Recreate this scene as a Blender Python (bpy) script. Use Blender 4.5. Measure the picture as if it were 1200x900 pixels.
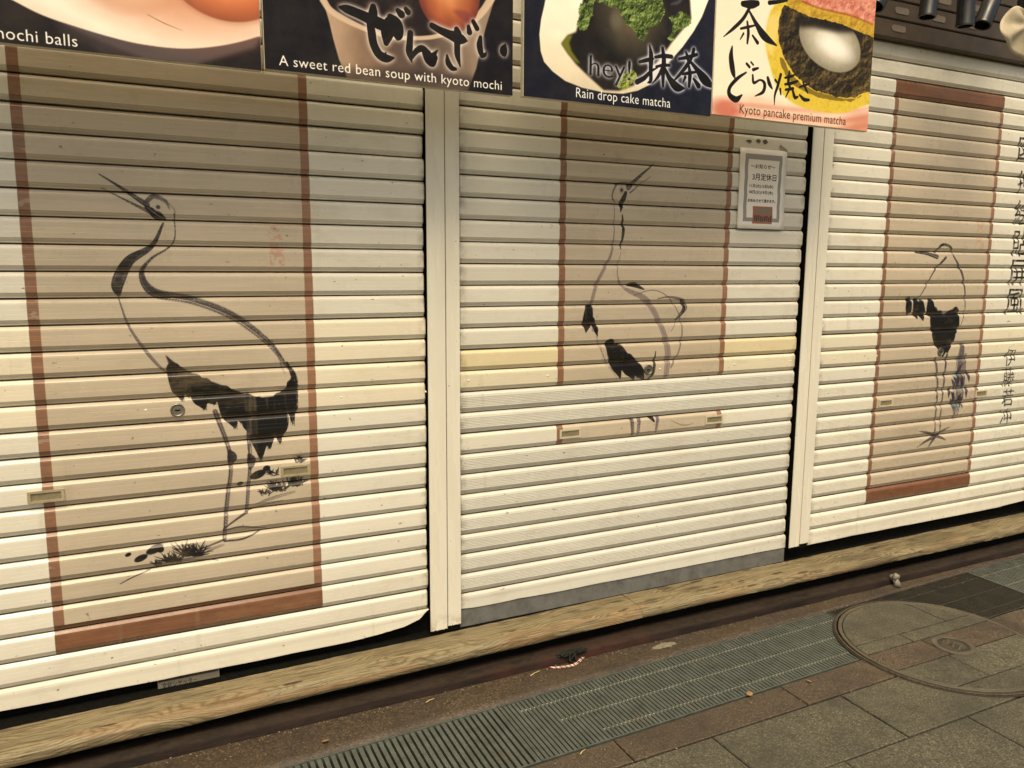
import bpy, bmesh, math, random
import numpy as np
from mathutils import Vector, Matrix, noise as mnoise
random.seed(7)
S = bpy.context.scene
for o in list(bpy.data.objects): bpy.data.objects.remove(o)
COL = S.collection

# ---------------------------------------------------------------- camera
YAW, PITCH, ROLL, FOC = 0.446333244, 0.146432423, 0.00545632690, 919.983528
CAMD, CAMH = 2.61991527, 1.47
def cam_axes():
    cy, sy, cp, sp = math.cos(YAW), math.sin(YAW), math.cos(PITCH), math.sin(PITCH)
    f = Vector((sy*cp, cy*cp, -sp)); r = Vector((cy, -sy, 0)); u = r.cross(f)
    c, s = math.cos(ROLL), math.sin(ROLL)
    return f, c*r + s*u, -s*r + c*u
FW, RT, UP = cam_axes()
cd = bpy.data.cameras.new('camera'); cam = bpy.data.objects.new('camera', cd); COL.objects.link(cam)
cd.sensor_width = 36; cd.lens = FOC/1200*36; cd.clip_start = .05; cd.clip_end = 400
cam.matrix_world = Matrix((( RT.x, UP.x, -FW.x, 0), (RT.y, UP.y, -FW.y, -CAMD), (RT.z, UP.z, -FW.z, CAMH), (0,0,0,1)))
S.camera = cam
S.render.resolution_x, S.render.resolution_y = 1024, 768

# ---------------------------------------------------------------- light
SUN_EL, SUN_AZ = 61, 198          # azimuth of the sun as seen from the scene, degrees clockwise from +Y
W = bpy.data.worlds.new('World'); S.world = W; W.use_nodes = True
nt = W.node_tree; bg = nt.nodes['Background']
sky = nt.nodes.new('ShaderNodeTexSky'); sky.sky_type = 'NISHITA'; sky.sun_disc = False
sky.sun_elevation = math.radians(SUN_EL); sky.sun_rotation = math.radians(SUN_AZ)
sky.dust_density = 6; sky.air_density = 1.0; sky.ozone_density = 0.6
nt.links.new(sky.outputs[0], bg.inputs[0]); bg.inputs[1].default_value = 0.14
sd = bpy.data.lights.new('sun', 'SUN'); sun = bpy.data.objects.new('sun', sd); COL.objects.link(sun)
sd.energy = 2.15; sd.angle = math.radians(26); sd.color = (1, .90, .74)
a, e = math.radians(SUN_AZ), math.radians(SUN_EL)
sundir = Vector((math.sin(a)*math.cos(e), math.cos(a)*math.cos(e), math.sin(e)))
sun.rotation_euler = sundir.to_track_quat('Z', 'Y').to_euler()
sun.location = (0, -6, 9)
vs = S.view_settings; vs.view_transform = 'Standard'; vs.look = 'None'; vs.exposure = 0.19; vs.gamma = 1
vs.use_white_balance = True; vs.white_balance_temperature = 7700; vs.white_balance_tint = 6

# ---------------------------------------------------------------- helpers
def ray(u, v):
    return FW + RT*((u-600)/FOC) - UP*((v-450)/FOC)
def at(u, v, y=0.0):              # point of the plane y under a point of the photograph -> (x, z)
    d = ray(u, v); t = (y+CAMD)/d.y; return (t*d.x, CAMH+t*d.z)
def gat(u, v, z=0.0):             # point of the level z -> (x, y)
    d = ray(u, v); t = (z-CAMH)/d.z; return (t*d.x, -CAMD+t*d.y)

def link(name, me, mat=None, parent=None, loc=(0,0,0), kind=None):
    o = bpy.data.objects.new(name, me); COL.objects.link(o); o.location = loc
    if mat is not None and me is not None and not me.materials: me.materials.append(mat)
    if parent: o.parent = parent
    if kind: o['kind'] = kind
    return o
def thing(name, label, cat, loc=(0,0,0), group=None):
    o = bpy.data.objects.new(name, None); COL.objects.link(o); o.location = loc; o.empty_display_size = .1
    return tag(o, label, cat, group)
def tag(o, label, cat, group=None):
    o['label'] = label; o['category'] = cat
    if group: o['group'] = group
    return o
def mesh(verts, faces, name='m', smooth=False):
    me = bpy.data.meshes.new(name); me.from_pydata([tuple(v) for v in verts], [], faces); me.update()
    if smooth:
        for p in me.polygons: p.use_smooth = True
    return me
def boxes(lst, bevel=0, name='m', seg=1):
    bm = bmesh.new()
    for (x0, x1, y0, y1, z0, z1) in lst:
        r = bmesh.ops.create_cube(bm, size=1)
        for v in r['verts']:
            v.co = Vector(((x0+x1)/2+v.co.x*(x1-x0), (y0+y1)/2+v.co.y*(y1-y0), (z0+z1)/2+v.co.z*(z1-z0)))
    if bevel: bmesh.ops.bevel(bm, geom=list(bm.edges), offset=bevel, segments=seg, affect='EDGES')
    me = bpy.data.meshes.new(name); bm.to_mesh(me); bm.free(); return me
def prism(poly, z0, z1, bevel=0, name='m', axis='z'):
    bm = bmesh.new()
    def P(p, h): return (p[0], p[1], h) if axis == 'z' else (p[0], h, p[1])
    a = [bm.verts.new(P(p, z0)) for p in poly]; b = [bm.verts.new(P(p, z1)) for p in poly]
    n = len(poly); bm.faces.new(a[::-1]); top = bm.faces.new(b)
    for i in range(n): bm.faces.new((a[i], a[(i+1) % n], b[(i+1) % n], b[i]))
    bmesh.ops.recalc_face_normals(bm, faces=bm.faces)
    if bevel: bmesh.ops.bevel(bm, geom=list(top.edges), offset=bevel, segments=1, affect='EDGES')
    me = bpy.data.meshes.new(name); bm.to_mesh(me); bm.free(); return me
def lathe(prof, n=32, name='m', axis='z', smooth=True):
    vs_, fs = [], []
    for (r, h) in prof:
        for k in range(n):
            t = 2*math.pi*k/n; x, y = r*math.cos(t), r*math.sin(t)
            vs_.append((x, y, h) if axis == 'z' else (x, -h, y))
    m = len(prof)
    for i in range(m-1):
        for k in range(n):
            k2 = (k+1) % n; fs.append((i*n+k, i*n+k2, (i+1)*n+k2, (i+1)*n+k))
    if prof[-1][0] > 1e-5: fs.append(tuple((m-1)*n+k for k in range(n)))
    me = mesh(vs_, fs, name)
    if smooth:
        for p in me.polygons: p.use_smooth = len(p.vertices) == 4
        me.set_sharp_from_angle(angle=math.radians(35))
    return me
def tube(pts, rad, n=8, name='m'):
    pts = [Vector(p) for p in pts]; vs_, fs = [], []
    for i, p in enumerate(pts):
        d = (pts[min(i+1, len(pts)-1)]-pts[max(i-1, 0)]).normalized()
        s = d.cross(Vector((0,0,1)))
        if s.length < .05: s = d.cross(Vector((0,1,0)))
        s.normalize(); t = d.cross(s); r = rad[i] if isinstance(rad, (list, tuple)) else rad
        for k in range(n):
            a_ = 2*math.pi*k/n; vs_.append(p + s*math.cos(a_)*r + t*math.sin(a_)*r)
    for i in range(len(pts)-1):
        for k in range(n): fs.append((i*n+k, i*n+(k+1) % n, (i+1)*n+(k+1) % n, (i+1)*n+k))
    fs.append(tuple(range(n))[::-1]); fs.append(tuple((len(pts)-1)*n+k for k in range(n)))
    return mesh(vs_, fs, name, True)

# ---------------------------------------------------------------- material helper
class NM:
    def __init__(s, name, rough=.6, metal=0.0, spec=.5):
        s.m = bpy.data.materials.new(name); s.m.use_nodes = True; s.t = s.m.node_tree
        s.b = s.t.nodes['Principled BSDF']; s.b.inputs['Roughness'].default_value = rough
        s.b.inputs['Metallic'].default_value = metal; s.b.inputs['Specular IOR Level'].default_value = spec
    def n(s, typ, ins=None, **kw):
        nd = s.t.nodes.new('ShaderNode'+typ)
        for k, v in kw.items(): setattr(nd, k, v)
        for k, v in (ins or {}).items(): s.put(nd.inputs[k], v)
        return nd
    def put(s, sock, v):
        if isinstance(v, bpy.types.NodeSocket): s.t.links.new(v, sock)
        elif isinstance(v, bpy.types.Node): s.t.links.new(v.outputs[0], sock)
        else:
            if isinstance(v, (tuple, list)) and len(v) == 3 and sock.type == 'RGBA': v = (*v, 1)
            sock.default_value = v
    def math(s, op, a_, b_=0.0, clamp=False):
        return s.n('Math', {0: a_, 1: b_}, operation=op, use_clamp=clamp).outputs[0]
    def mix(s, f, a_, b_, mode='MIX'):
        nd = s.n('Mix', data_type='RGBA', blend_type=mode); s.put(nd.inputs[0], f); s.put(nd.inputs[6], a_); s.put(nd.inputs[7], b_)
        return nd.outputs[2]
    def obj(s): return s.n('TexCoord').outputs['Object']
    def world(s): return s.n('NewGeometry').outputs['Position']
    def noise(s, vec, scale, detail=3, rough=.55, stretch=None, dist=0.0):
        if stretch: vec = s.n('Mapping', {'Vector': vec, 'Scale': stretch}).outputs[0]
        return s.n('TexNoise', {'Vector': vec, 'Scale': scale, 'Detail': detail, 'Roughness': rough, 'Distortion': dist}).outputs[0]
    def ramp(s, f, lo, hi, a_=0.0, b_=1.0):
        return s.n('MapRange', {'Value': f, 'From Min': lo, 'From Max': hi, 'To Min': a_, 'To Max': b_}, clamp=True).outputs[0]
    def bump(s, h, dist, strength=1.0):
        s.put(s.b.inputs['Normal'], s.n('Bump', {'Height': h, 'Distance': dist, 'Strength': strength}).outputs[0])
    def color(s, v): s.put(s.b.inputs['Base Color'], v)
    def rough(s, v): s.put(s.b.inputs['Roughness'], v)

def simple(name, c, rough=.6, metal=0.0, var=.15, scale=40, bump=0.0, spec=.5):
    m = NM(name, rough, metal, spec); p = m.obj(); f = m.noise(p, scale, 4)
    m.color(m.mix(m.ramp(f, .3, .7), tuple(x*(1-var) for x in c), tuple(min(1, x*(1+var)) for x in c)))
    m.rough(m.ramp(m.noise(p, scale*.6, 3), .3, .7, max(.05, rough-.1), min(1, rough+.1)))
    if bump: m.bump(f, bump)
    return m.m

# ---------------------------------------------------------------- raster canvas for flat print
def vnoise(h, w, cell, seed):
    r = np.random.RandomState(seed); cy, cx = (cell if isinstance(cell, tuple) else (cell, cell))
    gh, gw = int(h/cy)+3, int(w/cx)+3; g = r.rand(gh, gw).astype(np.float32)
    y = np.arange(h)/cy; x = np.arange(w)/cx; yi, xi = y.astype(int), x.astype(int)
    fy = (y-yi)[:, None]; fx = (x-xi)[None]; fy = fy*fy*(3-2*fy); fx = fx*fx*(3-2*fx)
    a_, b_ = g[yi][:, xi], g[yi][:, xi+1]; c_, d_ = g[yi+1][:, xi], g[yi+1][:, xi+1]
    return (a_*(1-fx)+b_*fx)*(1-fy) + (c_*(1-fx)+d_*fx)*fy
def fbm(h, w, cell, seed, n=4):
    o = 0; t = 0
    for i in range(n):
        k = .5**i; c_ = tuple(max(1.5, q/2**i) for q in (cell if isinstance(cell, tuple) else (cell, cell)))
        o = o + k*vnoise(h, w, c_, seed+i); t += k
    return o/t
def blur(a_, r):
    r = int(r)
    if r < 1: return a_
    for _ in range(2):
        for ax in (0, 1):
            p = np.pad(a_, [(r+1, r) if i == ax else (0, 0) for i in range(2)], mode='edge').cumsum(axis=ax, dtype=np.float64)
            n = a_.shape[ax]
            a_ = ((p.take(range(2*r+1, 2*r+1+n), axis=ax) - p.take(range(0, n), axis=ax))/(2*r+1)).astype(np.float32)
    return a_
def spline(pts, n=10):
    P = [np.array(p, float) for p in pts]
    if len(P) < 3:
        return [P[0]+(P[1]-P[0])*t for t in np.linspace(0, 1, n+1)]
    P = [2*P[0]-P[1]]+P+[2*P[-1]-P[-2]]; out = []
    for i in range(1, len(P)-2):
        p0, p1, p2, p3 = P[i-1:i+3]
        for t in np.linspace(0, 1, n, endpoint=False):
            out.append(.5*((2*p1)+(-p0+p2)*t+(2*p0-5*p1+4*p2-p3)*t*t+(-p0+3*p1-3*p2+p3)*t**3))
    out.append(P[-2]); return out
_glyph = {}
def glyph_tris(s, spacing=1.0):
    if (s, spacing) in _glyph: return _glyph[(s, spacing)]
    c = bpy.data.curves.new('t', 'FONT'); c.body = s; c.size = 1; c.space_character = spacing; c.resolution_u = 3
    o = bpy.data.objects.new('t', c); COL.objects.link(o); bpy.context.view_layer.update()
    me = o.evaluated_get(bpy.context.evaluated_depsgraph_get()).to_mesh()
    me.calc_loop_triangles()
    v = np.array([q.co[:2] for q in me.vertices], dtype=np.float32); t = np.array([q.vertices[:] for q in me.loop_triangles])
    bpy.data.objects.remove(o); bpy.data.curves.remove(c)
    _glyph[(s, spacing)] = (v, t); return v, t
class Canvas:
    """colour + coverage raster over a rectangle of a wall plane; metres in, pixels out"""
    def __init__(s, x0, z0, x1, z1, ppm, plane_y, base=None, alpha=0.0):
        s.x0, s.z0, s.x1, s.z1, s.ppm, s.py = x0, z0, x1, z1, ppm, plane_y
        s.w, s.h = int(round((x1-x0)*ppm)), int(round((z1-z0)*ppm))
        s.c = np.zeros((s.h, s.w, 3), np.float32); s.a = np.full((s.h, s.w), alpha, np.float32)
        if base is not None: s.c[:] = np.array(base)/255
    def P(s, u, v):                       # photo point -> raster point (row 0 is the bottom)
        x, z = at(u, v, s.py); return ((x-s.x0)*s.ppm, (z-s.z0)*s.ppm)
    def M(s, x, z): return ((x-s.x0)*s.ppm, (z-s.z0)*s.ppm)
    def over(s, mask, col, sl=None):
        sl = sl or (slice(0, s.h), slice(0, s.w))
        col = np.array(col, np.float32)/255 if not isinstance(col, np.ndarray) else col
        m = mask[..., None]; A = s.a[sl]; C_ = s.c[sl]
        na = mask + A*(1-mask); k = np.where(na > 1e-5, mask/np.maximum(na, 1e-5), 0)[..., None]
        s.c[sl] = C_*(1-k) + col*k; s.a[sl] = na
    def polymask(s, pts, ss=2):
        m = np.zeros((s.h, s.w), np.float32); P = np.array(pts, float)
        ylo, yhi = max(0, int(P[:, 1].min())-1), min(s.h, int(P[:, 1].max())+2)
        for y in range(ylo, yhi):
            row = np.zeros(s.w, np.float32)
            for k in range(ss):
                yy = y+(k+.5)/ss; xs = []
                for i in range(len(P)):
                    (xa, ya), (xb, yb) = P[i], P[(i+1) % len(P)]
                    if (ya <= yy) != (yb <= yy): xs.append(xa+(yy-ya)/(yb-ya)*(xb-xa))
                xs.sort()
                for i in range(0, len(xs)-1, 2):
                    a_, b_ = max(0, xs[i]), min(s.w, xs[i+1])
                    if b_ <= a_: continue
                    ia, ib = int(a_), min(s.w-1, int(b_))
                    if ia == ib: row[ia] += b_-a_
                    else:
                        row[ia] += ia+1-a_; row[ia+1:ib] += 1; row[ib] += b_-ib
            m[y] = np.minimum(1, row/ss)
        return m
    def poly(s, pts, col, alpha=1.0, soft=0, smooth=False, tex=None):
        if smooth:
            q = [pts[-1]]+list(pts)+[pts[0]]; q = spline(list(pts)+[pts[0]], 8)[:-1]; pts = q
        m = s.polymask([s.P(*p) for p in pts])
        if soft: m = blur(m, soft)
        if tex is not None: m = m*tex
        s.over(m*alpha, col); return m
    def ellmask(s, u, v, ru, rv, rot=0, soft=.05):       # ru, rv in metres
        cx, cy = s.P(u, v); yy, xx = np.mgrid[0:s.h, 0:s.w].astype(np.float32)
        dx, dy = (xx-cx)/s.ppm, (yy-cy)/s.ppm; c_, n_ = math.cos(rot), math.sin(rot)
        d = np.sqrt(((dx*c_+dy*n_)/ru)**2+((-dx*n_+dy*c_)/rv)**2)
        return np.clip((1-d)/soft+.5, 0, 1), d
    def strokemask(s, pts, wid, dry=0.0, seed=0, n=10):
        """brush stroke: pts raster points, wid widths in px, dry = share of bristle streaks"""
        Q = spline([(*p, w_) for p, w_ in zip(pts, wid)], n)
        Q = np.array(Q, np.float32); pad = float(Q[:, 2].max())+2
        xa, xb = int(max(0, Q[:, 0].min()-pad)), int(min(s.w, Q[:, 0].max()+pad))
        ya, yb = int(max(0, Q[:, 1].min()-pad)), int(min(s.h, Q[:, 1].max()+pad))
        if xb <= xa or yb <= ya: return None, None
        m = np.zeros((yb-ya, xb-xa), np.float32); L = 0
        rs = np.random.RandomState(seed+11); br = rs.rand(400).astype(np.float32)
        for i in range(len(Q)-1):
            (x1, y1, w1), (x2, y2, w2) = Q[i], Q[i+1]; pw = max(w1, w2)/2+1.5
            bx0, bx1 = int(max(xa, min(x1, x2)-pw)), int(min(xb, max(x1, x2)+pw+1))
            by0, by1 = int(max(ya, min(y1, y2)-pw)), int(min(yb, max(y1, y2)+pw+1))
            if bx1 <= bx0 or by1 <= by0: continue
            yy, xx = np.mgrid[by0:by1, bx0:bx1].astype(np.float32); xx += .5; yy += .5
            dx, dy = x2-x1, y2-y1; ll = dx*dx+dy*dy+1e-6; ln = math.sqrt(ll)
            t = np.clip(((xx-x1)*dx+(yy-y1)*dy)/ll, 0, 1)
            d = np.hypot(xx-x1-t*dx, yy-y1-t*dy); r = (w1+(w2-w1)*t)/2
            cov = np.clip(r-d+.5, 0, 1)
            if dry:
                cr = ((xx-x1)*dy-(yy-y1)*dx)/ln/np.maximum(r, .5)      # -1..1 across
                k = ((cr+1)*.5*38).astype(int).clip(0, 399); pr = i/len(Q)
                b_ = br[k]; g = np.clip((b_-dry*(0.35+.9*pr))*6+.5, 0, 1); cov = cov*g
            sl = (slice(by0-ya, by1-ya), slice(bx0-xa, bx1-xa)); m[sl] = np.maximum(m[sl], cov)
        return m, (slice(ya, yb), slice(xa, xb))
    def stroke(s, pts, wid, col=(24, 20, 22), alpha=1.0, dry=0.0, seed=0, soft=0, px=True):
        P_ = [s.P(*p) for p in pts] if px else [s.M(*p) for p in pts]
        if not isinstance(wid, (list, tuple)): wid = [wid]*len(P_)
        wid = [w_*s.ppm for w_ in wid]
        m, sl = s.strokemask(P_, wid, dry, seed)
        if m is None: return
        if soft: m = blur(m, soft)
        s.over(m*alpha, col, sl)
    def textmask(s, txt, X0, X1, Z0, H, spacing=1.0, thin=0, bold=0, fitbox=False):
        v, t = glyph_tris(txt, spacing); v = v.copy()
        v[:, 0] = (v[:, 0]-v[:, 0].min())/(v[:, 0].max()-v[:, 0].min())*(X1-X0)+X0
        if fitbox: v[:, 1] = (v[:, 1]-v[:, 1].min())/(v[:, 1].max()-v[:, 1].min())*H+Z0
        else: v[:, 1] = v[:, 1]/v[:, 1].max()*H+Z0
        v[:, 0] = (v[:, 0]-s.x0)*s.ppm; v[:, 1] = (v[:, 1]-s.z0)*s.ppm
        m = np.zeros((s.h*2, s.w*2), bool); v *= 2
        for tr in t:
            a_, b_, c_ = v[tr]
            x0, x1 = int(max(0, min(a_[0], b_[0], c_[0]))), int(min(s.w*2, max(a_[0], b_[0], c_[0])+1))
            y0, y1 = int(max(0, min(a_[1], b_[1], c_[1]))), int(min(s.h*2, max(a_[1], b_[1], c_[1])+1))
            if x1 <= x0 or y1 <= y0: continue
            yy, xx = np.mgrid[y0:y1, x0:x1]; xx = xx+.5; yy = yy+.5
            e0 = (b_[0]-a_[0])*(yy-a_[1])-(b_[1]-a_[1])*(xx-a_[0])
            e1 = (c_[0]-b_[0])*(yy-b_[1])-(c_[1]-b_[1])*(xx-b_[0])
            e2 = (a_[0]-c_[0])*(yy-c_[1])-(a_[1]-c_[1])*(xx-c_[0])
            m[y0:y1, x0:x1] |= ((e0 >= 0) & (e1 >= 0) & (e2 >= 0)) | ((e0 <= 0) & (e1 <= 0) & (e2 <= 0))
        for k in range(thin):
            m = m & np.roll(m, 1, 0)
        for k in range(bold):
            m = m | np.roll(m, 1, 0) | np.roll(m, 1, 1)
        return m.reshape(s.h, 2, s.w, 2).mean(axis=(1, 3)).astype(np.float32)
    def textpx(s, txt, u0, v0, u1, v1, hpx, col, alpha=1.0, spacing=1.0, bold=0, thin=0, sharp=1.0):
        (X0, Za), (X1, Zb) = at(u0, v0, s.py), at(u1, v1, s.py); H = at(u0, v0-hpx, s.py)[1]-Za
        m = s.textmask(txt, X0, X1, (Za+Zb)/2, H, spacing, thin, bold); s.over(m*alpha, col); return m
    def image(s, name):
        if s.py == SY: s.c = np.clip((s.c-.055)*1.10, 0, 1)
        im = bpy.data.images.new(name, s.w, s.h, alpha=True)
        px = np.concatenate([np.clip(s.c, 0, 1), np.clip(s.a, 0, 1)[..., None]], axis=2).astype(np.float32)
        im.alpha_mode = 'CHANNEL_PACKED'
        im.pixels.foreach_set(px.ravel()); im.update(); im.pack(); return im

# ---------------------------------------------------------------- materials
def cream_slat(name, root=None, cv=None, ribbed=False, base=(.71, .68, .575)):
    m = NM(name, .26, 0, .42); me_ = m.obj(); wp = m.world()
    oi = m.n('ObjectInfo')
    big = m.noise(wp, 2.2, 3, .6, (1, 1, 2.0)); fine = m.noise(wp, 9, 5, .65)
    c = m.mix(m.ramp(big, .3, .75), tuple(x*.93 for x in base), tuple(x*1.05 for x in base))
    c = m.mix(m.ramp(oi.outputs['Random'], 0, 1, 0, .35), c, tuple(x*.88 for x in base))
    c = m.mix(1.0, c, oi.outputs['Color'], 'MULTIPLY')
    if cv is not None:
        im = cv.image(name+'_print')
        tc = m.n('TexCoord', object=root); sep = m.n('SeparateXYZ', {0: tc.outputs['Object']})
        rx, rz = root.location.x, root.location.z
        ux = m.math('DIVIDE', m.math('ADD', sep.outputs[0], rx-cv.x0), cv.x1-cv.x0)
        uz = m.math('DIVIDE', m.math('ADD', sep.outputs[2], rz-cv.z0), cv.z1-cv.z0)
        vec = m.n('CombineXYZ', {0: ux, 1: uz})
        ti = m.n('TexImage', {'Vector': vec.outputs[0]}, image=im, extension='CLIP', interpolation='Cubic')
        c = m.mix(ti.outputs['Alpha'], c, ti.outputs['Color'])
    # worn specks, grime and painted shade in the slat joint and on the lower lip, faint streaks
    sp = m.n('SeparateXYZ', {0: me_}); wx = m.n('SeparateXYZ', {0: wp})
    for xe in (.915, 1.041, 2.664, 2.806, 4.452):
        de = m.math('ABSOLUTE', m.math('SUBTRACT', wx.outputs[0], xe))
        gm_ = m.math('MULTIPLY', m.ramp(de, .035, .004, 0, 1), m.ramp(m.noise(wp, 19, 4, .7), .42, .66, 0, .65)); c = m.mix(gm_, c, (.15, .11, .07))
    low = m.ramp(sp.outputs[2], -.0725, -.0700, 1, 0)
    c = m.mix(m.math('MULTIPLY', low, m.ramp(m.noise(wp, 9, 4, .7), .35, .75, .25, .8)), c, (.09, .06, .034))
    top = m.ramp(sp.outputs[2], -.0012, -.0004, 0, 1)
    c = m.mix(m.math('MULTIPLY', top, m.ramp(m.noise(wp, 7, 3, .7), .3, .6, .65, .97)), c, (.05, .034, .02))  # upper lip coloured near black so the groove reads as shaded
    band = m.math('MULTIPLY', m.ramp(sp.outputs[2], -.060, -.064, 0, 1), m.ramp(m.noise(wp, 4, 5, .7, (.5, 1, 1)), .35, .7, .05, .38)); c = m.mix(band, c, (.30, .24, .16))  # downward-facing lip tinted darker in patches, shade put into the colour
    drip = m.math('MULTIPLY', m.ramp(m.noise(wp, 26, 3, .6, (1, 1, .06)), .60, .74), m.ramp(m.noise(wp, 2.6, 3), .45, .62, 0, .28)); c = m.mix(drip, c, (.34, .27, .17))
    spk = m.ramp(m.noise(wp, 75, 2, .5, (.6, 1, 1)), .735, .77, 0, .75)
    c = m.mix(spk, c, (.12, .075, .04))
    chip = m.ramp(m.noise(wp, 38, 5, .65, (.4, 1, 1.6)), .70, .73, 0, .5)
    c = m.mix(chip, c, (.30, .22, .13))
    stain = m.ramp(m.noise(wp, 5.5, 6, .72, (.5, 1, 1.4)), .54, .74, 0, .30)
    c = m.mix(stain, c, (.33, .24, .13))
    m.color(c); m.rough(m.ramp(fine, .25, .75, .20, .42))
    h = m.math('ADD', m.noise(wp, 4.5, 2, .5), m.math('MULTIPLY', m.noise(wp, 60, 3, .6), .05))
    m.bump(h, .0022)
    return m.m

def wood_image():
    """weathered softwood: flowing grain contours, drying cracks, knots and water stains (v runs over the top and down the front)"""
    h, w = 230, 3300                        # 1 mm per row, 2.1 mm per column
    yy, xx = np.mgrid[0:h, 0:w].astype(np.float32)
    warp = fbm(h, w, (110, 150), 1, 3); w2 = fbm(h, w, (40, 60), 5, 3)
    rs = np.random.RandomState(4); field = yy/9.0+warp*16+w2*2.4; kn = np.zeros((h, w), np.float32)
    for k in range(26):
        kx, ky, kr = rs.uniform(0, w), rs.uniform(20, h-40), rs.uniform(3, 8)
        d = np.hypot((xx-kx)/2.1, (yy-ky)*1.2)
        field += 3.2*np.exp(-(d/(kr*3.2))**2)*np.sign(ky-h/2+.1); kn = np.maximum(kn, np.clip((kr-d)/2+.5, 0, 1))
    ring = .5+.5*np.sin(field*2*np.pi*.75); ring = ring**2.2
    f1 = fbm(h, w, (2.2, 46), 11, 3); f2 = fbm(h, w, (5, 120), 21, 3); big = fbm(h, w, (90, 260), 31, 4); mot = fbm(h, w, (16, 26), 41, 4)
    base = np.array([.475, .405, .255]); c = np.ones((h, w, 3), np.float32)*base*(.80+.34*f2+.20*(f1-.5))[..., None]
    def mixc(m_, col):
        nonlocal c; m_ = np.clip(m_, 0, 1)[..., None]; c = c*(1-m_)+np.array(col, np.float32)*m_
    mixc(ring*.75*(.3+1.1*w2), (.22, .15, .07)); mixc(np.clip((big-.52)*4, 0, 1)*.45, (.34, .30, .21))
    mixc(np.clip((f1-.57)*7, 0, 1)*.7, (.15, .105, .055)); mixc(np.clip((.36-f1)*7, 0, 1)*.3, (.60, .53, .37))
    cr = np.abs(fbm(h, w, (9, 170), 51, 3)-.5); gate = np.clip((fbm(h, w, (60, 190), 61, 3)-.47)*9, 0, 1)
    mixc(np.clip(1-cr/.011, 0, 1)*gate*.9, (.055, .036, .02))
    st = fbm(h, w, (20, 60), 71, 5); mixc(np.clip((st-.62)*9, 0, 1)*.6*(.4+mot), (.085, .064, .040))
    st2 = fbm(h, w, (70, 130), 81, 4); mixc(np.clip((st2-.55)*5, 0, 1)*.6, (.19, .155, .095))
    oc = fbm(h, w, (50, 120), 91, 4); mixc(np.clip((oc-.58)*7, 0, 1)*.35*np.clip((yy-110)/60, 0, 1)*1.0, (.50, .30, .15))
    mixc(kn*.85, (.075, .048, .026)); spk = fbm(h, w, (3, 3), 101, 2); mixc(np.clip((spk-.78)*14, 0, 1)*.6, (.08, .06, .04))
    c *= (.90+.20*mot)[..., None]; c = np.clip(c, 0, 1)**1.18*.60
    hgt = .5+.25*f1-.3*ring*.5-.6*np.clip(1-cr/.016, 0, 1)*gate-.15*kn
    srgb = np.where(c <= .0031308, c*12.92, 1.055*np.clip(c, 1e-5, 1)**(1/2.4)-.055)
    im = bpy.data.images.new('sill_wood', w, h, alpha=True); im.alpha_mode = 'CHANNEL_PACKED'
    im.pixels.foreach_set(np.concatenate([np.clip(srgb, 0, 1), np.clip(hgt, 0, 1)[..., None]], axis=2).astype(np.float32).ravel()); im.update(); im.pack(); return im
def wood_mat():
    m = NM('weathered_sill_wood', .68, 0, .3); p = m.obj(); sp = m.n('SeparateXYZ', {0: p})
    ux = m.math('DIVIDE', m.math('ADD', sp.outputs[0], 3.08), 6.93)
    vv = m.math('DIVIDE', m.math('ADD', m.math('SUBTRACT', m.math('SUBTRACT', .045, sp.outputs[2]), sp.outputs[1]), .09), .23)
    ti = m.n('TexImage', {'Vector': m.n('CombineXYZ', {0: ux, 1: vv}).outputs[0]}, image=wood_image(), extension='EXTEND', interpolation='Cubic')
    c = ti.outputs['Color']; m.color(c); m.rough(m.ramp(ti.outputs['Alpha'], .2, .6, .85, .55)); m.bump(ti.outputs['Alpha'], .0035, .9); return m.m

def granite(name, c1, c2, speck, dark, scale=170, rough=.6, wet=0.0):
    m = NM(name, rough); p = m.world(); oi = m.n('ObjectInfo')
    a_ = m.noise(p, scale, 3, .7); b_ = m.noise(p, scale*.4, 4, .65); big = m.noise(p, 3.5, 5, .6)
    c = m.mix(m.ramp(b_, .35, .65), c1, c2)
    c = m.mix(m.ramp(a_, .56, .64, 0, .85), c, speck)
    c = m.mix(m.ramp(a_, .44, .37, 0, .8), c, dark)
    c = m.mix(m.ramp(big, .42, .68, 0, .6), c, tuple(x*.5 for x in c1)); c = m.mix(m.ramp(m.noise(p, 14, 5, .7), .55, .72, 0, .5), c, tuple(x*.45 for x in c1)); c = m.mix(m.ramp(m.noise(p, 6, 6, .75), .60, .72, 0, .35), c, tuple(min(1, x*1.9) for x in c2))
    c = m.mix(m.ramp(oi.outputs['Random'], 0, 1, 0, .25), c, tuple(x*.6 for x in c1))
    gum = m.ramp(m.noise(p, 26, 2, .5), .70, .73, 0, .45); c = m.mix(gum, c, tuple(x*.4 for x in c1))
    m.color(c); m.rough(m.ramp(big, .3, .7, rough-.2, rough+.1))
    m.bump(m.math('ADD', m.math('MULTIPLY', a_, .6), b_), .0026, .9); return m.m

def steel(name, c, rough=.45, metal=.8):
    m = NM(name, rough, metal); p = m.world(); a_ = m.noise(p, 18, 5, .7); b_ = m.noise(p, 160, 3, .6)
    cc = m.mix(m.ramp(a_, .35, .7), tuple(x*.7 for x in c), tuple(x*1.15 for x in c))
    cc = m.mix(m.ramp(b_, .6, .75, 0, .5), cc, tuple(x*.4 for x in c))
    rust = m.ramp(m.noise(p, 6, 5, .7), .6, .75, 0, .5); cc = m.mix(rust, cc, (.12, .08, .045))
    m.color(cc); m.rough(m.ramp(a_, .3, .7, rough-.1, rough+.2)); m.bump(b_, .0006, .6); return m.m

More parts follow.
